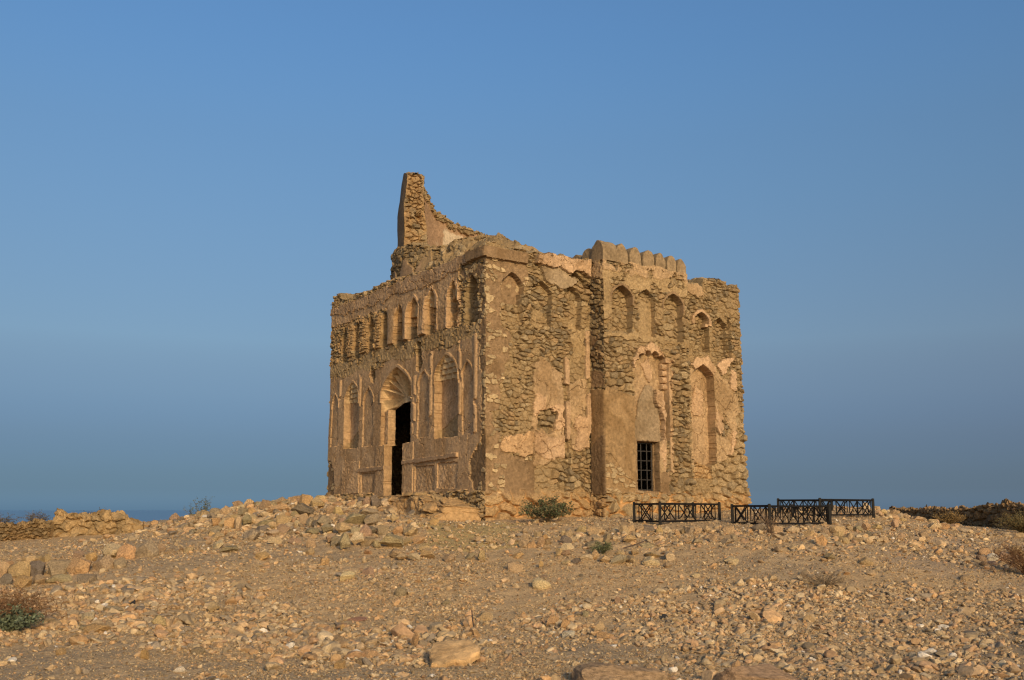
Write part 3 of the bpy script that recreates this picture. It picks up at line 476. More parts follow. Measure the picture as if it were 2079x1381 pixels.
def piece(name,m,parent):
    global used
    m=m&~used; used|=m
    return cut(name,m,parent)
sub=[]
left=(kf<=1); right=np.isin(kf,(2,6,7)); bay=np.isin(kf,(3,4,5))
fl=cut('facade',left&((rf==0)),ROOT); tag(fl,'shaded facade with the tall shell-hooded doorway'); used|=left&(rf==0)
for r in range(1,10): piece('blind_arch',left&(rf==r),fl)
for r in range(20,26): piece('moulding',left&(rf==r),fl)
for r in range(40,44): piece('recessed_panel',left&(rf==r),fl)
for r in (50,51): piece('arched_niche',left&(rf==r),fl)
for r in range(60,64): piece('dado_panel',left&(rf==r),fl)
for r in (70,71): piece('ledge',left&(rf==r),fl)
dw=piece('doorway',left&((rf==80)|(rf==82)),ROOT); piece('shell_hood',left&(rf==81),dw); tag(dw,'open doorway under a fluted plaster shell hood')
piece('cornice',left&(rf==90),fl)
frt=cut('facade',right&(rf==0),ROOT); used|=right&(rf==0); tag(frt,'sunlit facade of bare rubble and peeling pink plaster')
for r in range(1,7): piece('blind_arch',right&(rf==r),frt)
piece('arched_niche',right&(rf==7),frt)
for r in range(20,24): piece('moulding',right&(rf==r),frt)
piece('cornice',right&(rf==90),frt)
bf=cut('projecting_bay',bay&(rf==0),ROOT); used|=bay&(rf==0)
for r in (1,2,3): piece('blind_arch',(kf==4)&(rf==r),bf)
piece('cusped_arch',(kf==4)&(rf==10),bf)
piece('smooth_buttress',((kf==4)&(rf==11))|((kf==3)&(rf==1)),bf)
WIN=piece('window',(kf==4)&((rf==12)|(rf==13)),ROOT); tag(WIN,'barred window recess in the projecting bay')
piece('facade_patch',~used,fl) if (~used).any() else None
def bw(a,b,z): 
    p=O2+a*AD+b*BD; return np.array([p[0],p[1],z])-RL
IRON=(.035,.03,.027)
for a in (4.36,4.55,4.71):
    mb=MB(); bar(mb,bw(a,-PD+.215,2.04),bw(a,-PD+.215,3.24),.022,.022,IRON); mb.build('grille_bar',MAT_IRON,WIN)
for z in (2.08,2.32,2.55,2.78,3.01,3.20):
    mb=MB(); bar(mb,bw(4.17,-PD+.232,z),bw(4.77,-PD+.232,z),.02,.024,IRON); mb.build('grille_bar',MAT_IRON,WIN)
# ---- rear walls
def sheet(name,S,Z,pos,nrm,dep,col,mat,parent,smooth=False,wrap=False):
    V=pos+nrm*dep[...,None]; nr,nc=S.shape; idx=np.arange(nr*nc).reshape(nr,nc)
    if wrap: idx=np.concatenate([idx,idx[:,:1]],1)
    F=np.stack([idx[:-1,:-1],idx[:-1,1:],idx[1:,1:],idx[1:,:-1]],-1).reshape(-1,4)
    return mk(name,V.reshape(-1,3),F,mat,parent,col.reshape(-1,3),smooth)
for (p,q,sd) in (((LA,.42),(LA,LB),811),((LA,LB),(.42,LB),812)):
    p=np.array(p);q=np.array(q); L=np.linalg.norm(q-p); n=int(L/.05); t=np.linspace(0,1,n); zz=np.arange(.95,7.62,.05)
    s=np.repeat((t*L)[None],len(zz),0); z=np.repeat(zz[:,None],n,1); d,c,_,_,_=rubble(s,z,sd)
    pt=p+(q-p)*t[:,None]; w=O2+pt[:,:1]*AD+pt[:,1:]*BD; w2=AD*(q-p)[0]+BD*(q-p)[1]; w2/=np.linalg.norm(w2)
    pos=np.zeros(s.shape+(3,)); pos[...,:2]=w[None]; pos[...,2]=z+(z>7.55)*(fbm(s*4,z,sd,3)-.5)*.2; pos-=RL
    nn=np.zeros(s.shape+(3,)); nn[...,0]=w2[1]; nn[...,1]=-w2[0]
    sheet('rear_wall',s,z,pos,nn,d,c,MAT_WALL,ROOT)
# ---- roof slope, drum and broken dome
CW=O2+4.2*AD+4.37*BD
azs=np.linspace(-180,180,901)[:-1]; ar=np.radians(azs)
TOPA=[-180,-168,-158,-144,-131,-120,-112,-101,-96,-88,-79,-60,0,60,100,140,170,180]; TOPZ=[8.95,9.05,9.0,8.85,8.62,8.64,8.60,8.58,8.34,8.18,8.0,7.95,7.9,7.9,8.3,8.6,8.8,8.95]
tz=np.interp(azs,TOPA,TOPZ)-np.interp(azs,[-180,-172,-165,-125,-115,180],[.10,.12,.32,.22,.08,.1])+(fbm(azs/5,azs*0,960,4)-.5)*.20
DR=3.88
# distance from the drum centre to the square eaves along each azimuth
dirs=np.stack([np.cos(ar),np.sin(ar)],1); M=np.linalg.inv(np.stack([AD,BD],1)); ab=dirs@M.T
with np.errstate(divide='ignore'):
    ra_=np.minimum(np.where(ab[:,0]>0,(LA-4.2-.30)/np.abs(ab[:,0]),(4.2-.30)/np.abs(ab[:,0])),np.where(ab[:,1]>0,(LB-4.37-.30)/np.abs(ab[:,1]),(4.37-.30)/np.abs(ab[:,1])))
ra_=np.maximum(ra_,DR+.05)
# roof
nt=150; tt=np.linspace(0,1,nt); R_=DR-.35+(ra_[None]-DR+.35)*tt[:,None]
steep=np.interp(azs,[-180,-152,-140,-60,0,180],[1,1,0,0,0.3,1])[None]
tzs=np.interp(azs,TOPA,TOPZ)-np.interp(azs,[-180,-172,-165,-125,-115,180],[.14,.16,.34,.24,.12,.14])
slope=7.52+(tzs[None]-7.52-.08)*(1-sstep(0,1,tt[:,None]))**.85
cliff=7.50+(slope-7.50)*.15
zr_=slope*(1-steep)+cliff*steep
su_=ar[None]*4.4+0*tt[:,None]
R_=R_+((fbm(su_*1.6,zr_*3,975,4)-.5)*.55+(fbm(su_*5,zr_*7,976,3)-.5)*.16)*np.clip(tt[:,None]*5,0,1)*np.clip((1-tt[:,None])*6,0,1)
gx=CW[0]+R_*dirs[None,:,0]; gy=CW[1]+R_*dirs[None,:,1]
f1,e,r1,r2,r3=voro(gx/.24+30,gy/.24+30,970,.9)
lump=fbm(gx*1.6,gy*1.6,972,4)-.5
stn=(r1>.80)&(e>.12); w=np.clip(np.minimum(tt[:,None]*8,1),0,1)
zr_=zr_+(lump*.50+np.where(r1>.66,sstep(0,.3,e)*.09,0)+(fbm(gx*9,gy*9,973,3)-.5)*.06)*np.where(tt[:,None]>.93,.35,1)
c=MORT*.86*(.75+.5*fbm(gx*3,gy*3,974,4))[...,None]; c=np.where(stn[...,None],PALE*(.6+.4*r3)[...,None],c)
pos=np.stack([gx,gy,zr_],-1)-RL
sheet('roof',gx,gy,pos,pos*0,gx*0,c,MAT_WALL,ROOT,wrap=True)
# drum: outer face, ragged top, inner face
prof=[]; nz=80; nth=14; ni=60
vv=np.linspace(0,1,nz)
zo=7.3+(tz[None]-7.3)*vv[:,None]; ro=np.full(zo.shape,DR)-np.where(zo>8.75,(zo-8.75)*.25,0)
st2=np.interp(azs,[-180,-150,-135,-60,0,180],[0,0,.55,.55,.2,0])[None]
ro=ro-st2*vv[:,None]*.35
th_=np.linspace(0,1,nth)[1:,None]; zt=tz[None]+0*th_; rt=ro[-1:]+(3.05-ro[-1:])*th_
vi=np.linspace(0,1,ni)[1:,None]; zi=tz[None]+(6.9-tz[None])*vi; ri=np.full(zi.shape,3.05)
Rr=np.concatenate([ro,rt,ri]); Zz=np.concatenate([zo,zt,zi]); AZ=np.repeat(azs[None],len(Rr),0)
su=np.radians(AZ)*3.7
d,c,p,r1,r3=rubble(su+20,np.concatenate([zo,tz[None]+th_*.8,zi+3]),980,.22,.12)
kk=np.zeros(Rr.shape,bool); kk[:nz]=True
nn_=fbm(su*2,Zz*2,985,4)
c=c*.9
pm=kk&(Zz<8.02+1.3*(fbm(su*2.5,Zz*.4,986,3)-.5)); c=np.where(pm[...,None],OLD*.72*(.75+.5*nn_)[...,None],c); d=np.where(pm,.03+(nn_-.5)*.03,d)
km=kk&(Zz>8.75)|(kk&(AZ>-138)&(AZ<-60)); c=np.where(km[...,None],mix(c,MORT*.95,.7*np.ones(d.shape)),c)
ki=np.zeros(Rr.shape,bool); ki[nz+nth-1:]=True; c=np.where(ki[...,None],np.array((.29,.18,.095))*(.7+.6*nn_)[...,None],c); d=np.where(ki,0,d)
tmask=np.zeros(Rr.shape); tmask[nz:nz+nth-1]=1
Zd=Zz+tmask*(d*1.3+(fbm(su*3,Rr*3,988,4)-.5)*.2); d=np.where(tmask>0,0,d)
pos=np.stack([CW[0]+(Rr+d)*np.cos(np.radians(AZ)),CW[1]+(Rr+d)*np.sin(np.radians(AZ)),Zd],-1)-RL
sheet('drum',su,Zz,pos,pos*0,d*0,c,MAT_WALL,ROOT,wrap=True)
# dome shell fragment
A0,A1=204.,84.; naz=420; az=np.linspace(A0,A1,naz)
tzd=np.interp(az,[84,92,100,106,112,120,130,140,150,154,158,164,172,182,190,196,204],[8.8,9.5,10.05,10.2,10.34,10.45,10.52,10.60,10.76,10.9,11.06,11.18,11.22,11.22,11.15,11.04,10.84])
tzd=tzd+(np.floor(fbm(az/2.2,az*0,990,3)*8)/8-.5)*.18*(az<166)
z0=8.55; no=130; nt2=16
v=np.linspace(0,1,no)
def router(z): return np.interp(z,[8.5,9.2,9.9,10.3,10.85,11.3],[3.76,3.73,3.77,3.72,3.66,3.58])
def rinner(z): return np.interp(z,[8.5,9.3,9.7,10.3,11.3],[3.05,3.08,3.14,3.20,3.16])
zo=z0+(tzd[None]-z0)*v[:,None]; ro=router(zo)
t2=np.linspace(0,1,nt2)[1:-1,None]; zt=tzd[None]+0*t2; rt=ro[-1:]+(rinner(tzd)[None]-ro[-1:])*t2
zi=zo[::-1]; ri=rinner(zi)
Rr=np.concatenate([ro,rt,ri]); Zz=np.concatenate([zo,zt,zi]); AZ=np.repeat(az[None],len(Rr),0); su=np.radians(AZ)*3.5
d,c,p,r1,r3=rubble(su,np.concatenate([zo,tzd[None]+t2*.5,zi+5]),991,.2,.11)
nn_=fbm(su*1.5,Zz*1.5,992,5); nf_=fbm(su*9,Zz*9,993,3)
isO=np.zeros(Rr.shape,bool); isO[:no]=True; isI=np.zeros(Rr.shape,bool); isI[no+nt2-2:]=True
brk=np.minimum((tzd[None]-Zz),np.radians(A0-AZ)*3.5)   # distance from the broken edges
rag=.08+.26*(fbm(su*3,Zz*3,994,3))
pi_=isI&(brk>rag); c=np.where(pi_[...,None],mix(np.array((.30,.185,.105)),np.array((.46,.35,.23)),sstep(.62,.72,nn_))*(.8+.4*nf_)[...,None],c); d=np.where(pi_,-.05+(nn_-.5)*.03,d)
d=np.where(isI,-d,d)
po=isO; c=np.where(po[...,None],NEW*1.05*(.8+.4*nn_)[...,None],c); d=np.where(po,(nn_-.5)*.05,d)
tm=~isO&~isI; Zd=Zz+tm*(d+(fbm(su*5,Rr*5,995,3)-.5)*.12); d=np.where(tm,0,d)
ex=np.radians(AZ)+((fbm(Zz*5,Rr*4,996,4)-.5)*.05)*(1-sstep(0,.25,np.radians(A0-AZ)*3.5))
pos=np.stack([CW[0]+(Rr+d)*np.cos(ex),CW[1]+(Rr+d)*np.sin(ex),Zd],-1)-RL
shell=sheet('broken_dome',su,Zz,pos,pos*0,d*0,c,MAT_WALL,ROOT)
# the torn end of the shell: rubble core
nw=34; zc=np.linspace(z0,tzd[0],170); ww=np.linspace(0,1,nw); ZC=np.repeat(zc[:,None],nw,1); WW=np.repeat(ww[None],170,0)
RC=router(ZC)+(rinner(ZC)-router(ZC))*WW
d,c,p,r1,r3=rubble(WW*.55,ZC,997,.17,.10); c=mix(c,ORNG*.8,.5*sstep(.4,.6,fbm(WW*2,ZC*2,999,3)))
edge_=np.minimum(np.minimum(WW,1-WW)*5,1)
hol=np.exp(-((ZC-9.62)/.10)**2-((WW-.75)/.2)**2)
dt=(.03+d*1.2+.16*(fbm(WW*3,ZC*3,998,4)-.5))*edge_-hol*.25*edge_
ex=math.radians(A0)+dt/3.5
ex=ex+((fbm(ZC*5,RC*4,996,4)-.5)*.05)
pos=np.stack([CW[0]+RC*np.cos(ex),CW[1]+RC*np.sin(ex),ZC],-1)-RL
sheet('broken_edge',WW,ZC,pos,pos*0,dt*0,c,MAT_WALL,shell)
# ---- merlons: loaf shaped, solid
def merlon(ctr,wdir,ddir,w,dp,h,sd,col):
    nu,nd,nh=26,16,1
    prof=[]
    for t in np.linspace(0,1,nu-1):
        if t<.2: prof.append((-.5,t/.2*.45))
        elif t>.8: prof.append((.5,(1-t)/.2*.45))
        else:
            q=(t-.2)/.6*2-1; h_=1-abs(q)**1.25; w_=.5*(1-h_**2.0)**.62
            prof.append((math.copysign(w_,q),.45+.55*h_))
    prof.append((-.5,0))
    prof=np.array(prof); V=[];
    ds=np.concatenate([[0,0],np.linspace(0,1,nd),[1,1]]); sc=np.concatenate([[0.02,.6],np.r_[.965,np.ones(nd-2),.965],[.6,.02]])
    for dd_,s_ in zip(ds,sc):
        cz=.4
        for x,y in prof:
            X=x*s_*w; Y=(cz+(y-cz)*s_)*h; V.append((X,(dd_-.5)*dp,Y))
    V=np.array(V); n=(fbm(V[:,0]*6+sd*3.1,V[:,2]*6+V[:,1]*5,1000+sd,4)-.5)*.14
    V[:,0]*=1+n; V[:,2]*=1+n*.8; V[:,1]*=1+n
    P=np.zeros_like(V); P[:,:2]=ctr[:2]+V[:,:1]*wdir+V[:,1:2]*ddir; P[:,2]=ctr[2]+V[:,2]
    nn=len(ds); idx=np.arange(nn*nu).reshape(nn,nu)
    F=np.stack([idx[:-1,:-1],idx[:-1,1:],idx[1:,1:],idx[1:,:-1]],-1).reshape(-1,4)
    cc=np.array(col)*(.75+.5*fbm(V[:,0]*5+sd,V[:,2]*5+V[:,1]*5,1010+sd,4)+.5*(fbm(V[:,0]*22+sd,V[:,2]*22+V[:,1]*20,1040+sd,3)-.5))[:,None]
    return mk('merlon',P-RL,F,MAT_WALL,ROOT,cc)
CM=(.25,.175,.10)
def pm(a,b): return O2+a*AD+b*BD
for i,(a,w,h) in enumerate([(3.68,.39,.50),(4.13,.39,.49),(4.57,.38,.48),(4.98,.34,.47),(5.36,.32,.46),(5.71,.31,.42)]):
    c0=pm(a,-PD+.24); merlon((c0[0],c0[1],7.55),AD,BD,w,.5,h,i,CM)
c0=pm(3.28,-PD+.20); merlon((c0[0],c0[1],7.56),BD,AD,.46,.44,.52,11,CM)
c0=pm(3.34,.12); merlon((c0[0],c0[1],7.55),BD,AD,.46,.5,.44,12,CM)
c0=pm(3.36,.62); merlon((c0[0],c0[1],7.53),BD,AD,.42,.5,.40,13,CM)
# ---- rubble footing in front of the doorway
nb=330; nw=110
bb=np.linspace(.05,5.5,nb); pr=.78*sstep(.0,.5,bb)*sstep(5.5,4.9,bb)+.05; pr=pr*(.8+.5*fbm(bb*1.2,bb*0,1020,3)); ht=np.interp(bb,[0,.5,.9,1.6,3.6,4.2,5.0,5.5],[1.62,1.70,1.78,1.93,1.94,1.90,1.80,1.5])
tt=np.linspace(0,1,nw)
k=.38
Bm=np.repeat(bb[None],nw,0); Tm=np.repeat(tt[:,None],nb,1)
up=np.clip(Tm/(1-k),0,1)        # 0..1 up the front, then back over the top
zf=1.05+(ht[None]-1.05)*np.sin(np.clip(up,0,1)*math.pi/2)**.8
of=pr[None]*np.where(Tm<1-k,1-.18*up**2,.82*(1-(Tm-(1-k))/k))
d,c,p,r1,r3=rubble(Bm,Tm*1.5,1021,.33,.26)
big=fbm(Bm*2.2,Tm*3.2,1022,5)-.5; mud_=fbm(Bm*2.5,Tm*3.5,1023,4)>.47; d=np.where(mud_,d*.35-.01,d)
nx=-np.array((BD[1],-BD[0]))*-1; nx=np.array((-BD[1],BD[0])); 
out=(d*1.3+big*.30)
px_=O2+Bm[...,None]*BD+(of+out*np.clip(1-(Tm-(1-k))/k,0,1))[...,None]*nx
zz_=zf+np.where(Tm>1-k,out*.6,0)-np.where(Tm>.97,.12,0)
cc=mix(c,ORNG*.9,(.55*sstep(.75,.35,Tm)+.15)); cc=mix(cc,PALE*.85,.25*np.ones(d.shape)); cc=np.where(mud_[...,None],mix(cc,ORNG*.88,.5*np.ones(d.shape)),cc)
V=np.concatenate([px_,zz_[...,None]],-1)-RL
sheet('footing',Bm,Tm,V,V*0,d*0,cc,MAT_WALL,ROOT)

th=np.linspace(0,2*math.pi,49)[:-1]  # unseen vault added under the drum to block skylight and keep the interior dark
V=[]; 
for r_,z_ in ((3.12,7.0),(2.4,7.35),(1.2,7.6),(.02,7.68)):
    V.append(np.c_[CW[0]+r_*np.cos(th),CW[1]+r_*np.sin(th),np.full(48,z_)])
V=np.concatenate(V)-RL; ix=np.arange(4*48).reshape(4,48); ix=np.concatenate([ix,ix[:,:1]],1)
mk('unseen_vault',V,np.stack([ix[:-1,:-1],ix[:-1,1:],ix[1:,1:],ix[1:,:-1]],-1).reshape(-1,4),MAT_WALL,ROOT,np.tile(MORT*.8,(len(V),1)))
mb=MB(); bar(mb,bw(4.68,.62,1.7),bw(4.68,.62,3.5),.08,.2,PIL,up=(AD[0],AD[1],0)); mb.build('inner_jamb',MAT_WALL,WIN)
# ---------------------------------------------------------------- ground, sea
def axis(lo,hi,st,outer):
    a=list(np.arange(lo,hi,st)); x=hi; s=st
    while x<outer[1]: a.append(x); s*=1.18; x+=s
    x=lo; s=st; b=[]
    while x>outer[0]: s*=1.18; x-=s; b.append(x)
    return np.array(b[::-1]+a)
GX=axis(-13,15,.06,(-180,180)); GY=axis(8.3,30,.06,(-60,190))
X,Y=np.meshgrid(GX,GY); 
GZ=terrain(X,Y)
near=np.exp(-np.maximum(np.hypot(X,(Y-16)*.8)-14,0)/14)
GZ=GZ+((fbm(X*.9,Y*.9,1,4)-.5)*.07+(fbm(X*4,Y*4,2,4)-.5)*.06+(fbm(X*11,Y*11,3,3)-.5)*.03)*near
ZA=[(-8.58,14.4),(-6.84,15.13),(-5.35,15.64),(-3.72,14.86),(-2.64,13.13),(-.82,12.24),(-.21,11.32),(-.88,10.32),(-2.79,10.86),(-4.64,11.59),(-8,11.4)]
ZB=[(.27,13.81),(1.08,14.05),(1.87,14.94),(3.44,15.48),(5.3,15.48),(6.44,15.54),(7.2,14.48),(9.5,13.78),(8,9.0),(3.5,9.4),(2.16,11.02),(1.43,11.48),(.29,11.94)]
ZC=[(-2.8,12.24),(-2.99,15.51),(-1.79,16.83),(.08,15.59),(-.26,13.94),(-.84,12.54)]
ZP=[(5.87,17.08),(8.82,21.1),(12.5,22.4),(8.6,16.54),(7.05,16.05)]
ZG=[(-1.9,21.2),(.21,20.8),(.25,17.78),(-.76,17.3),(-1.6,18.4)]
def zones(x,y):
    wx=x+(fbm(x*1.1,y*1.1,41,3)-.5)*1.3; wy=y+(fbm(x*1.1,y*1.1,42,3)-.5)*1.3
    return [inpoly(P,wx,wy) for P in (ZA,ZB,ZC,ZP,ZG)]
za,zb,zc,zp,zg=zones(X,Y)
n1=fbm(X*.5,Y*.5,51,4); n2=fbm(X*2.2,Y*2.2,52,4); n3=fbm(X*14,Y*14,53,3)
SAND=np.array((.45,.300,.155)); DUST=np.array((.49,.330,.175)); GRIT=np.array((.38,.265,.150))
gc=mix(np.tile(SAND,X.shape+(1,)),GRIT,sstep(.42,.62,n1)); gc=mix(gc,DUST,sstep(.52,.68,n2)*.7)
gc=mix(gc,np.array((.43,.305,.115)),zg*.7); gc=mix(gc,np.array((.38,.265,.16)),zp*.7)
gc=gc*(.72+.56*n3)[...,None]
idx=np.arange(X.size).reshape(X.shape)
F=np.stack([idx[:-1,:-1],idx[:-1,1:],idx[1:,1:],idx[1:,:-1]],-1).reshape(-1,4)
g=mk('ground',np.stack([X,Y,GZ],-1).reshape(-1,3),F,MAT_GROUND,None,gc.reshape(-1,3),True); tag(g,kind='structure')
from bisect import bisect
def ground_z(x,y):
    x=np.asarray(x,float); y=np.asarray(y,float)
    i=np.clip(np.searchsorted(GX,x)-1,0,len(GX)-2); j=np.clip(np.searchsorted(GY,y)-1,0,len(GY)-2)
    u=(x-GX[i])/(GX[i+1]-GX[i]); v=(y-GY[j])/(GY[j+1]-GY[j])
    return (GZ[j,i]*(1-u)+GZ[j,i+1]*u)*(1-v)+(GZ[j+1,i]*(1-u)+GZ[j+1,i+1]*u)*v
m,nt,b,N,L=nmat('haze_tinted_sea'); b.inputs['Base Color'].default_value=(.13,.245,.36,1); b.inputs['Roughness'].default_value=.5  # base colour lightened toward the horizon sky, standing in for haze
tc=N('ShaderNodeTexCoord'); nz_=N('ShaderNodeTexNoise'); nz_.inputs['Scale'].default_value=.15; nz_.inputs['Detail'].default_value=5
L(tc.outputs['Object'],nz_.inputs['Vector']); bp=N('ShaderNodeBump'); bp.inputs['Strength'].default_value=.6; bp.inputs['Distance'].default_value=1.2
L(nz_.outputs['Fac'],bp.inputs['Height']); L(bp.outputs['Normal'],b.inputs['Normal'])
SR=60000
rr_=np.array([0,60,120,250,600,1500,4000,12000,30000,SR]); th=np.linspace(0,2*math.pi,97)[:-1]
V=np.stack([rr_[:,None]*np.cos(th),rr_[:,None]*np.sin(th)+15,np.full((len(rr_),96),-24.0)],-1); idx=np.arange(V[...,0].size).reshape(len(rr_),96); idx=np.concatenate([idx,idx[:,:1]],1)
F=np.stack([idx[:-1,:-1],idx[:-1,1:],idx[1:,1:],idx[1:,:-1]],-1).reshape(-1,4)
tag(mk('sea',V.reshape(-1,3),F,m),kind='structure')
# ---------------------------------------------------------------- rocks
def ico(n):
    bm=bmesh.new(); bmesh.ops.create_icosphere(bm,subdivisions=n,radius=1.0)
    v=np.array([x.co[:] for x in bm.verts]); f=np.array([[y.index for y in x.verts] for x in bm.faces]); bm.free(); return v,f
def rockshape(v,r,planes=9,rough=.10,sq=1.0,lo=.38,hi=.80):
    v=np.sign(v)*np.abs(v)**sq
    v=v/np.abs(v).max()
    for k in range(planes):
        n=r.normal(size=3); n/=np.linalg.norm(n); d=r.uniform(lo,hi)
        v-=np.maximum(v@n-d,0)[:,None]*n
    s=r.uniform(0,50)
    k=1+rough*2*(fbm(v[:,0]*1.6+s,v[:,1]*1.6+v[:,2]*1.3+s,int(s*10),3)-.5)+rough*1.0*(fbm(v[:,0]*5+s,v[:,2]*5-v[:,1]*4,int(s*7),3)-.5)
    k=k+.055*(fbm(v[:,0]*11+s,v[:,2]*11-v[:,1]*9,int(s*5),3)-.5)*(len(v)>500)
    v*=k[:,None]
    v/=np.abs(v).max(0)
    return v
I1=ico(1); I2=ico(2); I3=ico(4)
V1=[rockshape(I1[0],RNG,6,.16) for _ in range(30)]; V2=[rockshape(I2[0],RNG,9,.12) for _ in range(30)]
PALRK={'t':(.46,.315,.165),'g':(.33,.25,.145),'d':(.20,.155,.11),'b':(.37,.245,.142),'o':(.50,.305,.145),'p':(.56,.41,.235),'k':(.045,.042,.045),'w':(.66,.55,.40),'r':(.42,.225,.135)}
PALS=np.array([(.50,.350,.205),(.47,.315,.180),(.42,.305,.185),(.51,.345,.20),(.56,.425,.27),(.35,.265,.175),(.49,.31,.168),(.29,.23,.172),(.45,.335,.21),(.45,.285,.168)])
def rotm(n,r,tilt):
    a=r.uniform(0,2*math.pi,n); b=r.normal(0,tilt,n); c=r.normal(0,tilt,n)
    ca,sa,cb,sb,cc,sc=np.cos(a),np.sin(a),np.cos(b),np.sin(b),np.cos(c),np.sin(c)
    R=np.empty((n,3,3))
    R[:,0,0]=ca*cb;R[:,0,1]=ca*sb*sc-sa*cc;R[:,0,2]=ca*sb*cc+sa*sc
    R[:,1,0]=sa*cb;R[:,1,1]=sa*sb*sc+ca*cc;R[:,1,2]=sa*sb*cc-ca*sc
    R[:,2,0]=-sb;R[:,2,1]=cb*sc;R[:,2,2]=cb*cc
    return R
def scatter(name,x,y,size,variants,faces,mat,r,lift=.18,cols=None,tilt=.4):
    n=len(x); z=ground_z(x,y); R=rotm(n,r,tilt)
    asp=np.stack([size*r.uniform(.8,1.3,n),size*r.uniform(.6,1.0,n),size*r.uniform(.35,.75,n)],1)*.5
    which=r.integers(0,len(variants),n); Vs=[];Fs=[];Cs=[]; off=0
    if cols is None: cols=PALS[r.integers(0,len(PALS),n)]*r.uniform(.72,1.18,(n,1))
    for k,v in enumerate(variants):
        i=np.nonzero(which==k)[0]
        if not len(i): continue
        p=v[None]*asp[i][:,None,:]; p=np.einsum('nij,nvj->nvi',R[i],p)
        p[...,0]+=x[i][:,None]; p[...,1]+=y[i][:,None]; p[...,2]+=(z[i]+asp[i,2]*lift*2)[:,None]
        Vs.append(p.reshape(-1,3)); nv=len(v); f=(faces[None]+(np.arange(len(i))*nv)[:,None,None]).reshape(-1,3)+off; Fs.append(f); off+=len(i)*nv
        Cs.append(np.repeat(cols[i],nv,0))
    return mk(name,np.concatenate(Vs),np.concatenate(Fs),mat,None,np.concatenate(Cs))
def outside_house(x,y):
    q=np.stack([x-O2[0],y-O2[1]],1)@np.linalg.inv(np.stack([AD,BD],1)).T
    a,b=q[:,0],q[:,1]
    return ~((a>-.1)&(a<LA+.1)&(b>-.6)&(b<LB+.1))
def wedge(n,y0,y1,pw,r):
    u=r.uniform(0,1,n); y=(y0**(1-pw)+u*(y1**(1-pw)-y0**(1-pw)))**(1/(1-pw)); x=r.uniform(-1,1,n)*(.60*y+1.2); k=outside_house(x,y); return x[k],y[k]
def clusters(n,r,y0,y1):
    x,y=wedge(n*4,y0,y1,1.6,r); w=fbm(x*.7,y*.7,61,4)*.6+fbm(x*2.5,y*2.5,62,3)*.4; k=w>np.quantile(w,.62); k[np.cumsum(k)>n]=False; return x[k],y[k]
# fine gravel over all the open ground
x,y=wedge(300000,8.6,34,1.8,RNG); w=fbm(x*.8,y*.8,71,4); k=RNG.uniform(0,1,len(x))<np.clip((w-.28)*3.2,.25,1); x,y=x[k],y[k]
I0=ico(1); TET=(np.array([(0,0,1),(.94,0,-.33),(-.47,.82,-.33),(-.47,-.82,-.33),(.3,.5,.7),(-.6,.1,.6)]),None)
bmv=bmesh.new(); bmesh.ops.create_icosphere(bmv,subdivisions=1,radius=1.0); bmv.free()
def octa(r):
    v=np.array([(1,0,0),(-1,0,0),(0,1,0),(0,-1,0),(0,0,1),(0,0,-1)],float)*r.uniform(.6,1.0,(6,1))+r.normal(0,.12,(6,3)); return v
OF=np.array([(0,2,4),(2,1,4),(1,3,4),(3,0,4),(2,0,5),(1,2,5),(3,1,5),(0,3,5)])
VO=[octa(RNG) for _ in range(40)]
cg=PALS[RNG.integers(0,len(PALS),len(x))]*np.array((.95,.93,.84))*RNG.uniform(.42,1.22,(len(x),1)); wht=RNG.uniform(0,1,len(x))<.012; cg[wht]=(.60,.52,.42)
sz=np.exp(RNG.normal(math.log(.023),.42,len(x)))*np.clip(y/13,.8,1.5)
tag(scatter('gravel',x,y,sz,VO,OF,MAT_RUB,RNG,.2,cg,.5),kind='stuff')
# loose hand sized rubble: scree banks plus a thin scatter
xs,ys,ss=[],[],[]
def addz(n,x0,x1,y0,y1,zi,med,sg):
    x=RNG.uniform(x0,x1,n*5); y=RNG.uniform(y0,y1,n*5); k=zones(x,y)[zi]&outside_house(x,y)&(RNG.uniform(0,1,len(x))<np.clip((fbm(x*1.6,y*1.6,88,4)-.34)*5,.12,1)); x,y=x[k][:n],y[k][:n]
    xs.append(x);ys.append(y);ss.append(np.exp(RNG.normal(math.log(med),sg,len(x))))
addz(8500,-9,0,10,16,0,.058,.45); addz(15000,0,10,9,16,1,.052,.42); addz(1200,-3.2,.3,12,17,2,.045,.45); addz(260,-9,0,10,16,0,.14,.25); addz(240,0,10,9,16,1,.12,.25)
x,y=clusters(8000,RNG,8.8,26); xs.append(x);ys.append(y);ss.append(np.exp(RNG.normal(math.log(.045),.45,len(x))))
x,y=wedge(1500,9,30,1.5,RNG); xs.append(x);ys.append(y);ss.append(np.exp(RNG.normal(math.log(.065),.42,len(x))))
# shoulders of the mound, heap and wall feet
def blob(n,cx,cy,sx,sy,med,rot=0.0):
    p=RNG.normal(0,1,(n,2))*(sx,sy); c,s=math.cos(rot),math.sin(rot); x=cx+p[:,0]*c-p[:,1]*s; y=cy+p[:,0]*s+p[:,1]*c; k=outside_house(x,y)
    xs.append(x[k]);ys.append(y[k]);ss.append(np.exp(RNG.normal(math.log(med),.4,k.sum())))
blob(950,-5.2,23.8,1.5,1.4,.13); blob(420,-3.6,20.2,1.2,.8,.085); blob(350,-7.0,25.5,1.4,1.0,.12); blob(520,2.2,18.2,2.3,.6,.075); blob(480,6.5,18.9,2.0,.6,.085); blob(220,9.0,22.0,1.2,1.6,.08); blob(260,10.4,26.6,1.4,1.5,.12)
blob(260,-7.8,26.5,1.7,1.5,.11); blob(120,-6.8,15.9,2.2,.35,.07); blob(90,8.0,17.5,.5,.3,.08); blob(300,1.5,20.8,3.0,.35,.05)
x=np.concatenate(xs);y=np.concatenate(ys);s=np.clip(np.concatenate(ss),.03,.30)
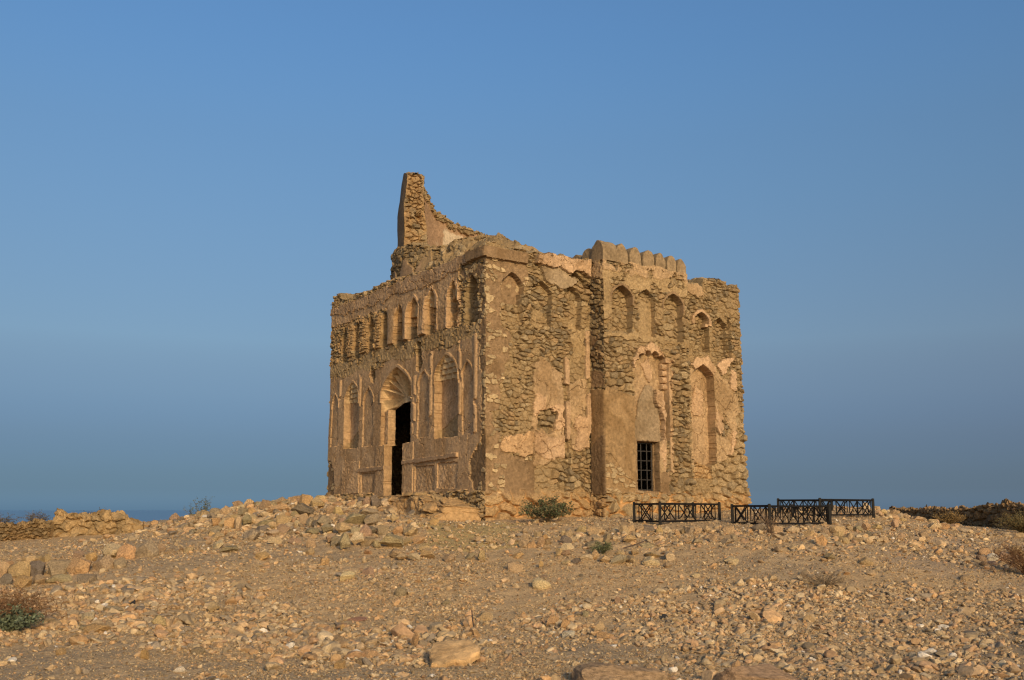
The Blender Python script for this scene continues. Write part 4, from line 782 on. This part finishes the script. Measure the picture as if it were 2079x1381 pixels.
cr=PALS[RNG.integers(0,len(PALS),len(x))]*np.array((.97,.94,.87))*RNG.uniform(.68,1.15,(len(x),1)); wht=RNG.uniform(0,1,len(x))<.012; cr[wht]=(.60,.52,.42)
big=s>.10
tag(scatter('rubble',x[~big],y[~big],s[~big],V1,I1[1],MAT_RUB,RNG,.18,cr[~big],.45),kind='stuff')
tag(scatter('coarse_rubble',x[big],y[big],s[big],V2,I2[1],MAT_RUB,RNG,.22,cr[big],.35),kind='stuff')
# individual stones
ROCKM=[]
for k in range(30):
    v=rockshape(I3[0],RNG,13,.14,.85,.42,.82) if k<12 else (rockshape(I3[0],RNG,9,.12,.62,.58,.92) if k<22 else rockshape(I3[0],RNG,5,.10,.9,.65,.92))
    me=bpy.data.meshes.new('stone'); me.from_pydata(v.tolist(),[],I3[1].tolist()); me.materials.append(MAT_ROCK); me.update()
    ROCKM.append(me)
def put_stone(x,y,w,h,ck,name='stone',var=None,rz=None,sink=.28,tilt=.15,depth=None):
    k=int(RNG.integers(0,len(ROCKM))) if var is None else (int(RNG.integers(*var)) if isinstance(var,tuple) else var)
    o=bpy.data.objects.new(name,ROCKM[k]); COLL.objects.link(o)
    dz=max(h,.04); z=float(ground_z(x,y))
    d=(RNG.uniform(.65,.95)*w) if depth is None else depth
    yaw=math.atan2(-x,y) if True else 0
    o.scale=(w*.5,d*.5,dz*.56); o.location=(x,y+d*.12,z+dz*(.5-sink)); o.rotation_euler=(RNG.normal(0,tilt),RNG.normal(0,tilt),yaw*-1+(RNG.normal(0,.25) if rz is None else rz))
    c=np.array(PALRK[ck])*RNG.uniform(.85,1.12)*np.array([1,RNG.uniform(.96,1.04),RNG.uniform(.92,1.08)]); o.color=(*c,1)
    return o
CN={'t':'tan','g':'olive grey','d':'dark grey','b':'brown','o':'orange brown','p':'pale buff'}
GL={'heap':('{c} stone lying in the tumbled heap left of the mausoleum','stones of the heap left of the mausoleum'),
    'terrace':('{c} stone in the collapsed dry-stone steps below the doorway','stones of the collapsed steps below the doorway'),
    'slope':('{c} stone on the slope below the projecting bay and first fence','stones on the slope below the first fence'),
    'band':('{c} stone in the band of rubble below the two farther fences','stones in the band below the farther fences'),
    'pile':('{c} rounded stone in the small pile beside the rusty bush','stones piled beside the rusty bush'),
    'ridge':('{c} stone on the low ridge between the kerb row and the ruined wall','stones on the ridge above the kerb row'),
    'scree':('larger {c} stone lying among the loose foreground scree','larger stones in the foreground scree')}
KERB=['tan block cut by the frame edge at the end of the kerb row','dark stone under the tan block at the end of the kerb row','angular tan block, second in the kerb row from the frame edge','dark squarish stone between two lighter blocks of the kerb row','wide olive grey block in the middle of the kerb row','orange brown flat-topped block in the middle of the kerb row','rounded reddish brown boulder in the kerb row','small olive stone tucked under the upper kerb blocks','pale block with a broken cream face at the upper end of the kerb row','upright orange brown wedge between pale and olive kerb blocks','large olive grey slab ending the kerb row uphill','low brown stone half buried past the olive slab','tan stone resting on top of the kerb beside the dark block','small tan stone standing behind the kerb beside the tan capping stone','small tan stone lying behind the wide olive kerb block','little orange stone behind the first kerb blocks','orange brown stone below the kerb row near the rusty-green bush','flat tan stone below the dark squarish kerb block','long low olive slab half buried beneath the wide kerb block','flat olive slab below the reddish kerb boulder','orange stone sitting behind the orange flat-topped kerb block','brown stone half sunk behind the kerb row']
for g,txt in STONES.items():
    for i,q in enumerate(txt.split()):
        a=q.split(','); x,y,w,h=map(float,a[:4]); ck=a[4]
        if g=='kerb':
            o=put_stone(x,y,w*1.14,h*1.22,ck,'kerb_stone' if i<12 else 'stone',sink=.16,tilt=.06,var=(12,22)); tag(o,KERB[i],'stone','stones of the kerb row')
        else:
            sk={'heap':.12,'terrace':.06}.get(g,.20); k_={'heap':1.3,'terrace':1.25}.get(g,1.12)
            o=put_stone(x,y,w*k_,h*k_*1.03,ck,sink=sk,var={'pile':(22,30),'kerb':(12,22)}.get(g,(0,15))); tag(o,GL[g][0].format(c=CN[ck]),'stone',GL[g][1])
UL={'slab':('flat_slab','large smooth ochre slab lying flat on the foreground gravel','slab'),'whiterock':('stone','pale cream stone sitting on the edge of the foreground scree','stone'),
'bigrock':('boulder','long buff boulder alone on the bare slope below the green bush','boulder'),'boulderA':('boulder','wide brown boulder cut off by the bottom edge near the centre','boulder'),
'boulderB':('boulder','brown boulder with pale veins cut off by the bottom edge, right of centre','boulder'),'black1':('stone','small black stone on the scree below the kerb row','stone'),
'black2':('stone','small black stone in the scree below the twiggy bush','stone'),'roundg':('stone','round grey-green cobble standing on the bare sandy slope','stone'),
'darkround':('stone','dark pitted round boulder among tan stones below the green bush','stone'),'whitelump':('stone','pale rounded boulder on the pile beside the rusty bush','stone'),
'whiteR':('stone','pale knobbly stone on the edge of the scree near the dry twiggy bush','stone'),'flatred':('stone','flat reddish stone sunk in the bare sandy slope','stone'),
'behindstick':('stone','flat tan block lying just behind the upright iron rod','stone'),'whitebrick':('brick','small white brick fragment lying on the scree','brick'),
'paleL':('stone','cream white stone near the bottom edge, lower left','stone'),'flatR':('stone','low flat olive-brown stone on the gravel path','stone'),'moundbig':('stone','broad tan stone half buried in the gravel near the veined boulder','stone')}
for nm_,x,y,w,h,ck in UNIQ:
    n_,l_,c_=UL[nm_]; kw=dict(var=(22,30)) if nm_ in('roundg','darkround','whitelump','bigrock') else {}
    if nm_=='slab':
        P_=np.array([(-.50,.05),(-.40,.34),(-.06,.40),(.30,.36),(.50,.16),(.47,-.12),(.20,-.34),(.02,-.30),(-.24,-.42),(-.44,-.36)])*np.array([.52,.62]); n_p=len(P_)
        sub_=[]; 
        for i in range(n_p):
            for t in np.linspace(0,1,7)[:-1]: sub_.append(P_[i]+(P_[(i+1)%n_p]-P_[i])*t)
        P_=np.array(sub_); n_p=len(P_); P_=P_+(np.stack([fbm(P_[:,0]*9,P_[:,1]*9,77,3),fbm(P_[:,0]*9,P_[:,1]*9,78,3)],1)-.5)*.05
        V_=[]; 
        for s_,z_ in ((.0,0),(.90,-.045),(1.0,-.03),(1.0,.022),(.95,.045),(.80,.052),(.5,.058),(.2,.06),(.0,.06)):
            q=P_*max(s_,.001); V_.append(np.c_[q,z_+(fbm(q[:,0]*8,q[:,1]*8,79,3)-.5)*.022])
        V_=np.concatenate(V_); ix=np.arange(9*n_p).reshape(9,n_p); ix=np.concatenate([ix,ix[:,:1]],1)
        F_=np.stack([ix[:-1,:-1],ix[:-1,1:],ix[1:,1:],ix[1:,:-1]],-1).reshape(-1,4)
        o=mk('flat_slab',V_,F_,MAT_ROCK); o.location=(x,y-.28,float(ground_z(x,y-.28))+.085); o.rotation_euler=(math.radians(20),math.radians(-4),.05); o.color=(.50,.315,.15,1); tag(o,l_,c_); continue
    if nm_ in('boulderA','boulderB'): kw=dict(var=14 if nm_=='boulderA' else 18,sink=.50,tilt=.04,depth=.5); h=.30; ck='b'; w=.90 if nm_=='boulderA' else .98; x=x if nm_=='boulderA' else 2.30
    tag(put_stone(x,y,w,h,ck,n_,**kw),l_,c_)
# ---------------------------------------------------------------- dry-stone walls
def drywall(name,P,hts,th,du,dz,seed,tint,mud=0.,rag=.12,lean=.12):
    P=np.array(P,float); seg=np.linalg.norm(np.diff(P,axis=0),axis=1); cu=np.r_[0,np.cumsum(seg)]; Lt=cu[-1]
    n=int(Lt/.035); u=np.linspace(0,Lt,n); x=np.interp(u,cu,P[:,0]); y=np.interp(u,cu,P[:,1]); h=np.interp(u,cu,hts)+(fbm(u*1.7,u*0,seed,4)-.5)*rag*2
    gx_=np.gradient(x,u); gy_=np.gradient(y,u); nx_,ny_=gy_,-gx_
    zb=ground_z(x,y)-.15
    hm=max(hts); nf=int((hm+.15)/.03)+4; ntp=int(th/.035)+2
    V=[];C_=[]
    rows=[('f',t) for t in np.linspace(0,1,nf)]+[('t',t) for t in np.linspace(0,1,ntp)[1:]]+[('b',t) for t in np.linspace(1,0,nf)[1:]]
    for k,t in rows:
        if k=='f': zz=zb+(h+.15)*t; of=th/2*(1-lean*t); w=t*hm; sg=1
        elif k=='t': zz=zb+h+.15; of=th/2*(1-lean)*(1-2*t); w=hm+t*th; sg=0
        else: zz=zb+(h+.15)*t; of=-th/2*(1-lean*t); w=hm+th+(1-t)*hm; sg=-1
        V.append((zz,of*np.ones(n),np.full(n,w),np.full(n,sg)))
    zz=np.array([a[0] for a in V]); of=np.array([a[1] for a in V]); W_=np.array([a[2] for a in V]); sg=np.array([a[3] for a in V]); U_=np.repeat(u[None],len(V),0)
    wz=np.where(sg!=0,(zz-zb[None]),W_)
    d,c,p,r1,r3=rubble(U_,wz+sg*3,seed,du,dz)
    d=d*1.6+(fbm(U_*2,wz*2,seed+4,4)-.5)*.10*(1+2*mud)
    if mud: mm=(fbm(U_*2.5,wz*2.5,seed+5,4)>(1-mud)); c=np.where(mm[...,None],MORT*1.25*np.ones(3),c)
    c=c*np.array(tint)
    en=np.minimum(1,np.minimum(U_,Lt-U_)/.12)
    px_=x[None]+nx_[None]*(of*en+d*sg*en); py_=y[None]+ny_[None]*(of*en+d*sg*en); pz=zz+np.where(sg==0,d*1.2,0)
    nr_,nc_=zz.shape; idx=np.arange(nr_*nc_).reshape(nr_,nc_); F=np.stack([idx[:-1,:-1],idx[:-1,1:],idx[1:,1:],idx[1:,:-1]],-1).reshape(-1,4)
    return mk(name,np.stack([px_,py_,pz],-1).reshape(-1,3),F,MAT_WALL,None,c.reshape(-1,3))
tag(drywall('dry_stone_wall',[(-28,26.0),(-20,28.2),(-13.6,30.1)],[.55,.52,.50],.55,.19,.09,1100,(.80,.76,.70)),'low dark dry-stone wall running out of frame beside the mud-covered ruin','wall')
tag(drywall('ruined_wall',[(-13.75,30.45),(-13.0,30.4),(-12.2,30.2),(-11.3,30.0),(-10.9,29.9)],[.60,.66,.54,.34,.14],.7,.36,.22,1110,(1.0,.97,.92),.55,.12),'eroded stump of mud-plastered wall at the end of the dry-stone wall','wall')
tag(drywall('dry_stone_wall',[(14.4,38.3),(14.9,34.0),(15.3,30.4),(16.4,24.5),(17.5,20)],[.28,.48,.76,.80,.85],.6,.24,.15,1120,(.95,.86,.80)),'long dry-stone wall of rounded stones climbing behind the mound','wall')
# ---------------------------------------------------------------- fences
def fence(x,y,wl,wr,zt,label):
    U=np.array([*AD,0]); Vv=np.array([-AD[1],AD[0],0]); H=.47
    root=empty('grave_fence',(x,y,zt-H)); tag(root,label,'fence','black fence enclosures beside the mausoleum')
    c=[np.array([0,0,0.]),U*wr,U*wr+Vv*wl,Vv*wl]; base=np.array([x,y,0])
    col=(.010,.0085,.008)
    for q in c:
        g_=float(ground_z(*(base+q)[:2]))-(zt-H); lean=RNG.normal(0,.006,2)
        mb=MB(); bar(mb,q+(0,0,min(g_,0)-.10),q+(lean[0],lean[1],H-.012),.052,.052,col); bar(mb,q+(lean[0],lean[1],H-.012),q+(lean[0],lean[1],H),.038,.038,col); mb.build('post',MAT_IRON,root)
    for i in range(4):
        a,b=c[i],c[(i+1)%4]; L_=np.linalg.norm((b-a)[:2]); d=(b-a)/np.linalg.norm(b-a); up=np.array([0,0,1.])
        pa,pb=a+d*.027,b-d*.027; s1,s2=RNG.normal(0,.004,2)
        m0=MB(); bar(m0,pa+up*(.425+s1),pb+up*(.425+s2),.036,.036,col); m0.build('rail',MAT_IRON,root)
        m0=MB(); bar(m0,pa+up*(.085+s2),pb+up*(.085+s1),.036,.036,col); m0.build('rail',MAT_IRON,root)
        n=max(1,int(L_/.45)); cell=L_/n; xw=.27
        for k in range(n):
            m1=MB(); s0=cell*(k+.5)
            for t in (s0-xw/2-.02,s0+xw/2+.02): bar(m1,a+d*t+up*.104,a+d*t+up*.406,.014,.016,col,up=(d[0],d[1],0))
            bar(m1,a+d*(s0-xw/2)+up*.107,a+d*(s0+xw/2)+up*.403,.016,.018,col); bar(m1,a+d*(s0-xw/2)+up*.403+(.003,.003,0),a+d*(s0+xw/2)+up*.107+(.003,.003,0),.016,.018,col)
            m1.build('lattice',MAT_IRON,root)
fence(2.94,20.1,.75,1.70,1.765,'black metal fence enclosure directly in front of the projecting bay')
fence(5.03,19.72,.96,1.85,1.72,'nearer black fence enclosure on open ground with a bare bush in front')
fence(6.90,22.64,1.17,1.97,1.87,'farthest black fence enclosure, partly hidden behind the nearer one')
# ---------------------------------------------------------------- plants
def plant(name,x,y,label,cat,stems,ht,spread,leafn,leafs,cstem,cleaf,seed,flat=0.,r0=.006,tw=5,curl=.3,low=.25,sink=0,droop=0.0):
    r=np.random.default_rng(seed); root=empty(name,(x,y,float(ground_z(x,y))-sink)); tag(root,label,cat)
    mb=MB(); ml=MB(); LV=[];LF=[];LC=[]; cnt=0
    def leaf(p,s,c):
        nonlocal cnt
        a=r.normal(size=3); a/=np.linalg.norm(a); b=np.cross(a,r.normal(size=3)); b/=np.linalg.norm(b); a=a*s; b=b*s*.45
        LV.extend([p-a*.5,p+b*.5,p+a*.5,p-b*.5]); LF.append((cnt,cnt+1,cnt+2,cnt+3)); cnt+=4
        LC.extend([np.array(c)*r.uniform(.6,1.3)]*4)
    for i in range(stems):
        az=r.uniform(0,2*math.pi); rad=spread*math.sqrt(r.uniform(.02,1)); h=ht*r.uniform(.55,1)*(1-.45*(rad/spread)**2*(1-flat))
        p0=np.array([math.cos(az),math.sin(az),0])*spread*.10*r.uniform(0,1); p1=np.array([math.cos(az)*rad,math.sin(az)*rad,h])
        if flat: p1[2]=ht*r.uniform(.75,1.0)
        pts=[]
        for t in np.linspace(0,1,6):
            q=p0+(p1-p0)*np.array([t**1.15,t**1.15,t**(.75 if not droop else .6)]); q=q+r.normal(0,curl*.05*ht,3)*t; q[2]-=droop*ht*t**3
            pts.append(q)
        tube(mb,pts,r0,r0*.35,np.array(cstem)*r.uniform(.7,1.2),3)
        for k in range(tw):
            t=r.uniform(.35,1.0); j=min(int(t*5),4); q=pts[j]+(pts[j+1]-pts[j])*(t*5-j); dv=r.normal(size=3); dv[2]=abs(dv[2])*(.3 if flat else .9); dv/=np.linalg.norm(dv); l=ht*r.uniform(.12,.32)
            e=q+dv*l; tube(mb,[q,q+dv*l*.5+r.normal(0,.01,3),e],r0*.5,r0*.25,np.array(cstem)*r.uniform(.7,1.2),3)
            for _ in range(leafn):
                u=r.uniform(.2,1.05); pp=q+(e-q)*u+r.normal(0,leafs*.5,3)
                if pp[2]>low*ht*.2: leaf(pp,leafs*r.uniform(.6,1.4),cleaf[int(r.integers(0,len(cleaf)))])
    mb.build('branches',MAT_LEAF,root)
    if cnt: mk('foliage',np.array(LV),np.array(LF),MAT_LEAF,root,np.array(LC))
    return root
GR=[(.075,.095,.045),(.055,.075,.04),(.10,.11,.055)]; RU=[(.19,.10,.045),(.15,.085,.045),(.22,.125,.06)]; OL=[(.16,.13,.055),(.20,.14,.06),(.12,.11,.05)]; GYB=[(.11,.10,.075),(.09,.085,.065)]
TW=(.16,.105,.065)
plant('green_bush',.72,20.95,'leafy dark green bush against the foot of the sunlit facade','bush',30,.52,.55,11,.05,(.17,.12,.065),[(.085,.095,.045),(.065,.08,.04),(.12,.115,.055),(.16,.12,.06)],1,r0=.007,tw=9)
plant('rusty_bush',-6.05,12.35,'bushy plant with rusty seed heads over green leaves on the scree','bush',110,.50,.66,5,.022,(.17,.09,.045),RU,2,r0=.004,tw=7)
plant('green_plant',-5.86,12.02,'low soft green leaves growing inside the rusty bush','plant',40,.27,.34,8,.05,(.13,.13,.07),[(.135,.155,.095),(.105,.125,.075)],3,r0=.004,tw=6)
plant('green_plant',1.50,16.95,'small feathery green plant among stones below the bay','plant',26,.24,.28,6,.028,(.13,.12,.06),[(.11,.13,.06),(.14,.13,.06)],4,r0=.004,tw=6)
plant('bare_bush',4.56,14.95,'dry leafless fan of twigs on the gravel slope','bush',46,.30,.46,0,.01,(.20,.145,.09),GR,5,r0=.0045,tw=6)
plant('bare_bush',4.80,18.85,'tall bare spindly bush in front of the nearer fence','bush',16,.56,.40,0,.01,(.20,.13,.08),GR,6,r0=.0045,tw=6,curl=.6)
plant('rusty_bush',8.38,16.55,'wiry rust-coloured bush at the frame edge on the stone pile','bush',80,.62,.62,4,.020,(.15,.075,.035),RU,7,r0=.005,tw=8,curl=.6)
plant('yellow_bush',13.3,30.8,'small yellowish dry bush before the long dry-stone wall','bush',70,.46,.50,4,.035,(.22,.14,.06),[(.24,.15,.06),(.28,.17,.06),(.2,.14,.06)],8,r0=.007,tw=7)
plant('olive_bush',13.75,27.3,'rounded olive-brown bush at the frame edge beyond the path','bush',110,.62,.75,6,.035,(.18,.13,.06),OL,9,r0=.006,tw=7)
ac=dict(stems=34,r0=.013,tw=10,curl=.5)
plant('acacia_shrub',-16.3,40.5,'flat-topped thorny shrub beyond the gap in the ruined wall','shrub',ht=1.35,sink=.45,spread=.58,leafn=4,leafs=.05,cstem=(.12,.085,.06),cleaf=GYB,seed=10,flat=1,**ac)
plant('acacia_shrub',-20.6,44.0,'flat-topped thorny shrub just behind the dry-stone wall end','shrub',ht=1.30,sink=.36,spread=.62,leafn=4,leafs=.05,cstem=(.12,.085,.06),cleaf=GYB,seed=11,flat=1,**ac)
plant('acacia_shrub',-22.6,44.6,'low spreading thorny shrub at the frame edge behind the wall','shrub',ht=1.20,sink=.30,spread=.80,leafn=4,leafs=.05,cstem=(.12,.085,.06),cleaf=GYB,seed=12,flat=1,**ac)
plant('sapling',-9.25,30.0,'thin grey-green sapling showing above the stone ridge','sapling',12,1.05,.42,6,.05,(.12,.11,.08),[(.10,.12,.08),(.13,.13,.09)],13,sink=.25,r0=.009,tw=6,curl=.5)
plant('dry_grass_tuft',1.66,20.75,'wispy dry grass tuft at the wall foot below the bay','grass tuft',30,.22,.14,0,.01,(.34,.25,.15),GR,14,r0=.003,tw=1)
# sticks
mb=MB(); z=float(ground_z(-.45,12.5)); tube(mb,[(-.445,12.5,z-.06),(-.475,12.5,z+.10),(-.49,12.51,z+.24)],.009,.008,(.06,.045,.04),6); tag(mb.build('iron_rod',MAT_LEAF),'thin dark rod standing upright in the sandy slope','rod')
mb=MB(); z=float(ground_z(2.0,17.0)); tube(mb,[(1.86,16.95,z+.12),(2.05,17.0,z+.17),(2.24,17.03,z+.24)],.011,.009,(.09,.06,.045),6); tag(mb.build('stick',MAT_LEAF),'dark stick lying across stones below the first fence','stick')
# ---------------------------------------------------------------- light, sky, camera
nR=np.array([AD[1],-AD[0]]); nL=np.array([-BD[1],BD[0]])
SUN_OFF=math.radians(15); EL=math.radians(19)
h=np.array([nR[0]*math.cos(SUN_OFF)+nL[0]*math.sin(SUN_OFF),nR[1]*math.cos(SUN_OFF)+nL[1]*math.sin(SUN_OFF)]); h/=np.linalg.norm(h)
sd=Vector((h[0]*math.cos(EL),h[1]*math.cos(EL),math.sin(EL)))
sl_=bpy.data.lights.new('sun','SUN'); sl_.energy=2.75; sl_.angle=math.radians(5); sl_.color=(1.0,.76,.42)
so=bpy.data.objects.new('sun',sl_); COLL.objects.link(so); so.rotation_euler=sd.to_track_quat('Z','Y').to_euler()
w=bpy.data.worlds.new('World'); scene.world=w; w.use_nodes=True; nt=w.node_tree; bg=nt.nodes['Background']; N=nt.nodes.new; L=nt.links.new
sky=N('ShaderNodeTexSky'); sky.sky_type='NISHITA'; sky.sun_disc=False; sky.sun_elevation=EL; sky.sun_rotation=math.atan2(h[0],h[1])
sky.altitude=20; sky.air_density=1.0; sky.dust_density=2.0; sky.ozone_density=2.0
tc=N('ShaderNodeTexCoord'); sx=N('ShaderNodeSeparateXYZ'); L(tc.outputs['Generated'],sx.inputs[0])
def math_(op,a,b=None):
    n=N('ShaderNodeMath'); n.operation=op
    for i,v in enumerate((a,b)):
        if v is None: continue
        if isinstance(v,(int,float)): n.inputs[i].default_value=v
        else: L(v,n.inputs[i])
    return n.outputs[0]
rp=N('ShaderNodeValToRGB'); L(sx.outputs['Z'],rp.inputs[0]); cr_=rp.color_ramp; cr_.interpolation='B_SPLINE'
SKY=[(0,(.68,1.12,1.95)),(.02,(.31,.50,.90)),(.045,(.255,.375,.645)),(.07,(.252,.335,.53)),(.11,(.32,.385,.515)),(.163,(.45,.475,.515)),(.352,(.63,.765,.82)),(.477,(.60,.876,1.06)),(1,(.8,.95,1.05))]
cr_.elements[0].position=0; cr_.elements[1].position=1
for k_,(p_,c_) in enumerate(SKY):
    e_=cr_.elements[0] if k_==0 else (cr_.elements[-1] if k_==len(SKY)-1 else cr_.elements.new(p_))
    e_.color=(c_[0]/2.5,c_[1]/2.5,c_[2]/2.5,1)
sc_=N('ShaderNodeVectorMath'); sc_.operation='SCALE'; L(rp.outputs[0],sc_.inputs[0]); sc_.inputs['Scale'].default_value=2.5
# the anti-solar half of the sky is the deeper one; toward the sun it stays as the sky model has it
sd_=N('ShaderNodeVectorMath'); sd_.operation='DOT_PRODUCT'; L(tc.outputs['Generated'],sd_.inputs[0]); sd_.inputs[1].default_value=(-h[0],-h[1],0)
mr=N('ShaderNodeMapRange'); mr.interpolation_type='SMOOTHSTEP'; mr.inputs['From Min'].default_value=-.55; mr.inputs['From Max'].default_value=.15; L(sd_.outputs['Value'],mr.inputs['Value'])
xr=N('ShaderNodeMapRange'); L(sx.outputs['X'],xr.inputs['Value']); xr.inputs['From Min'].default_value=-.15; xr.inputs['From Max'].default_value=.45
zr2=N('ShaderNodeMapRange'); L(sx.outputs['Z'],zr2.inputs['Value']); zr2.inputs['From Min'].default_value=.30; zr2.inputs['From Max'].default_value=.0
tm_=N('ShaderNodeMix'); tm_.data_type='RGBA'; L(math_('MULTIPLY',xr.outputs[0],zr2.outputs[0]),tm_.inputs[0]); tm_.inputs[6].default_value=(1,1,1,1); tm_.inputs[7].default_value=(1.10,.965,.955,1)
mm_=N('ShaderNodeVectorMath'); mm_.operation='MULTIPLY'; L(sc_.outputs[0],mm_.inputs[0]); L(tm_.outputs[2],mm_.inputs[1]); sc_=mm_
wm=N('ShaderNodeMix'); wm.data_type='RGBA'; L(mr.outputs[0],wm.inputs[0]); wm.inputs[6].default_value=(1,1,1,1); L(sc_.outputs[0],wm.inputs[7])
mx=N('ShaderNodeMix'); mx.data_type='RGBA'; mx.blend_type='MULTIPLY'; mx.inputs[0].default_value=1
L(sky.outputs[0],mx.inputs[6]); L(wm.outputs[2],mx.inputs[7]); L(mx.outputs[2],bg.inputs['Color']); bg.inputs['Strength'].default_value=.15
cam=bpy.data.cameras.new('camera'); cam.sensor_width=36; cam.lens=35; cam.clip_end=100000; cam.clip_start=.1
co=bpy.data.objects.new('camera',cam); COLL.objects.link(co); co.location=(0,0,EYE); co.rotation_euler=(math.pi/2+math.atan(345/2021),0,0); scene.camera=co
scene.view_settings.view_transform='Standard'; scene.view_settings.look='None'; scene.view_settings.exposure=0; scene.view_settings.gamma=1
scene.cycles.use_denoising=True; scene.cycles.filter_width=1.25
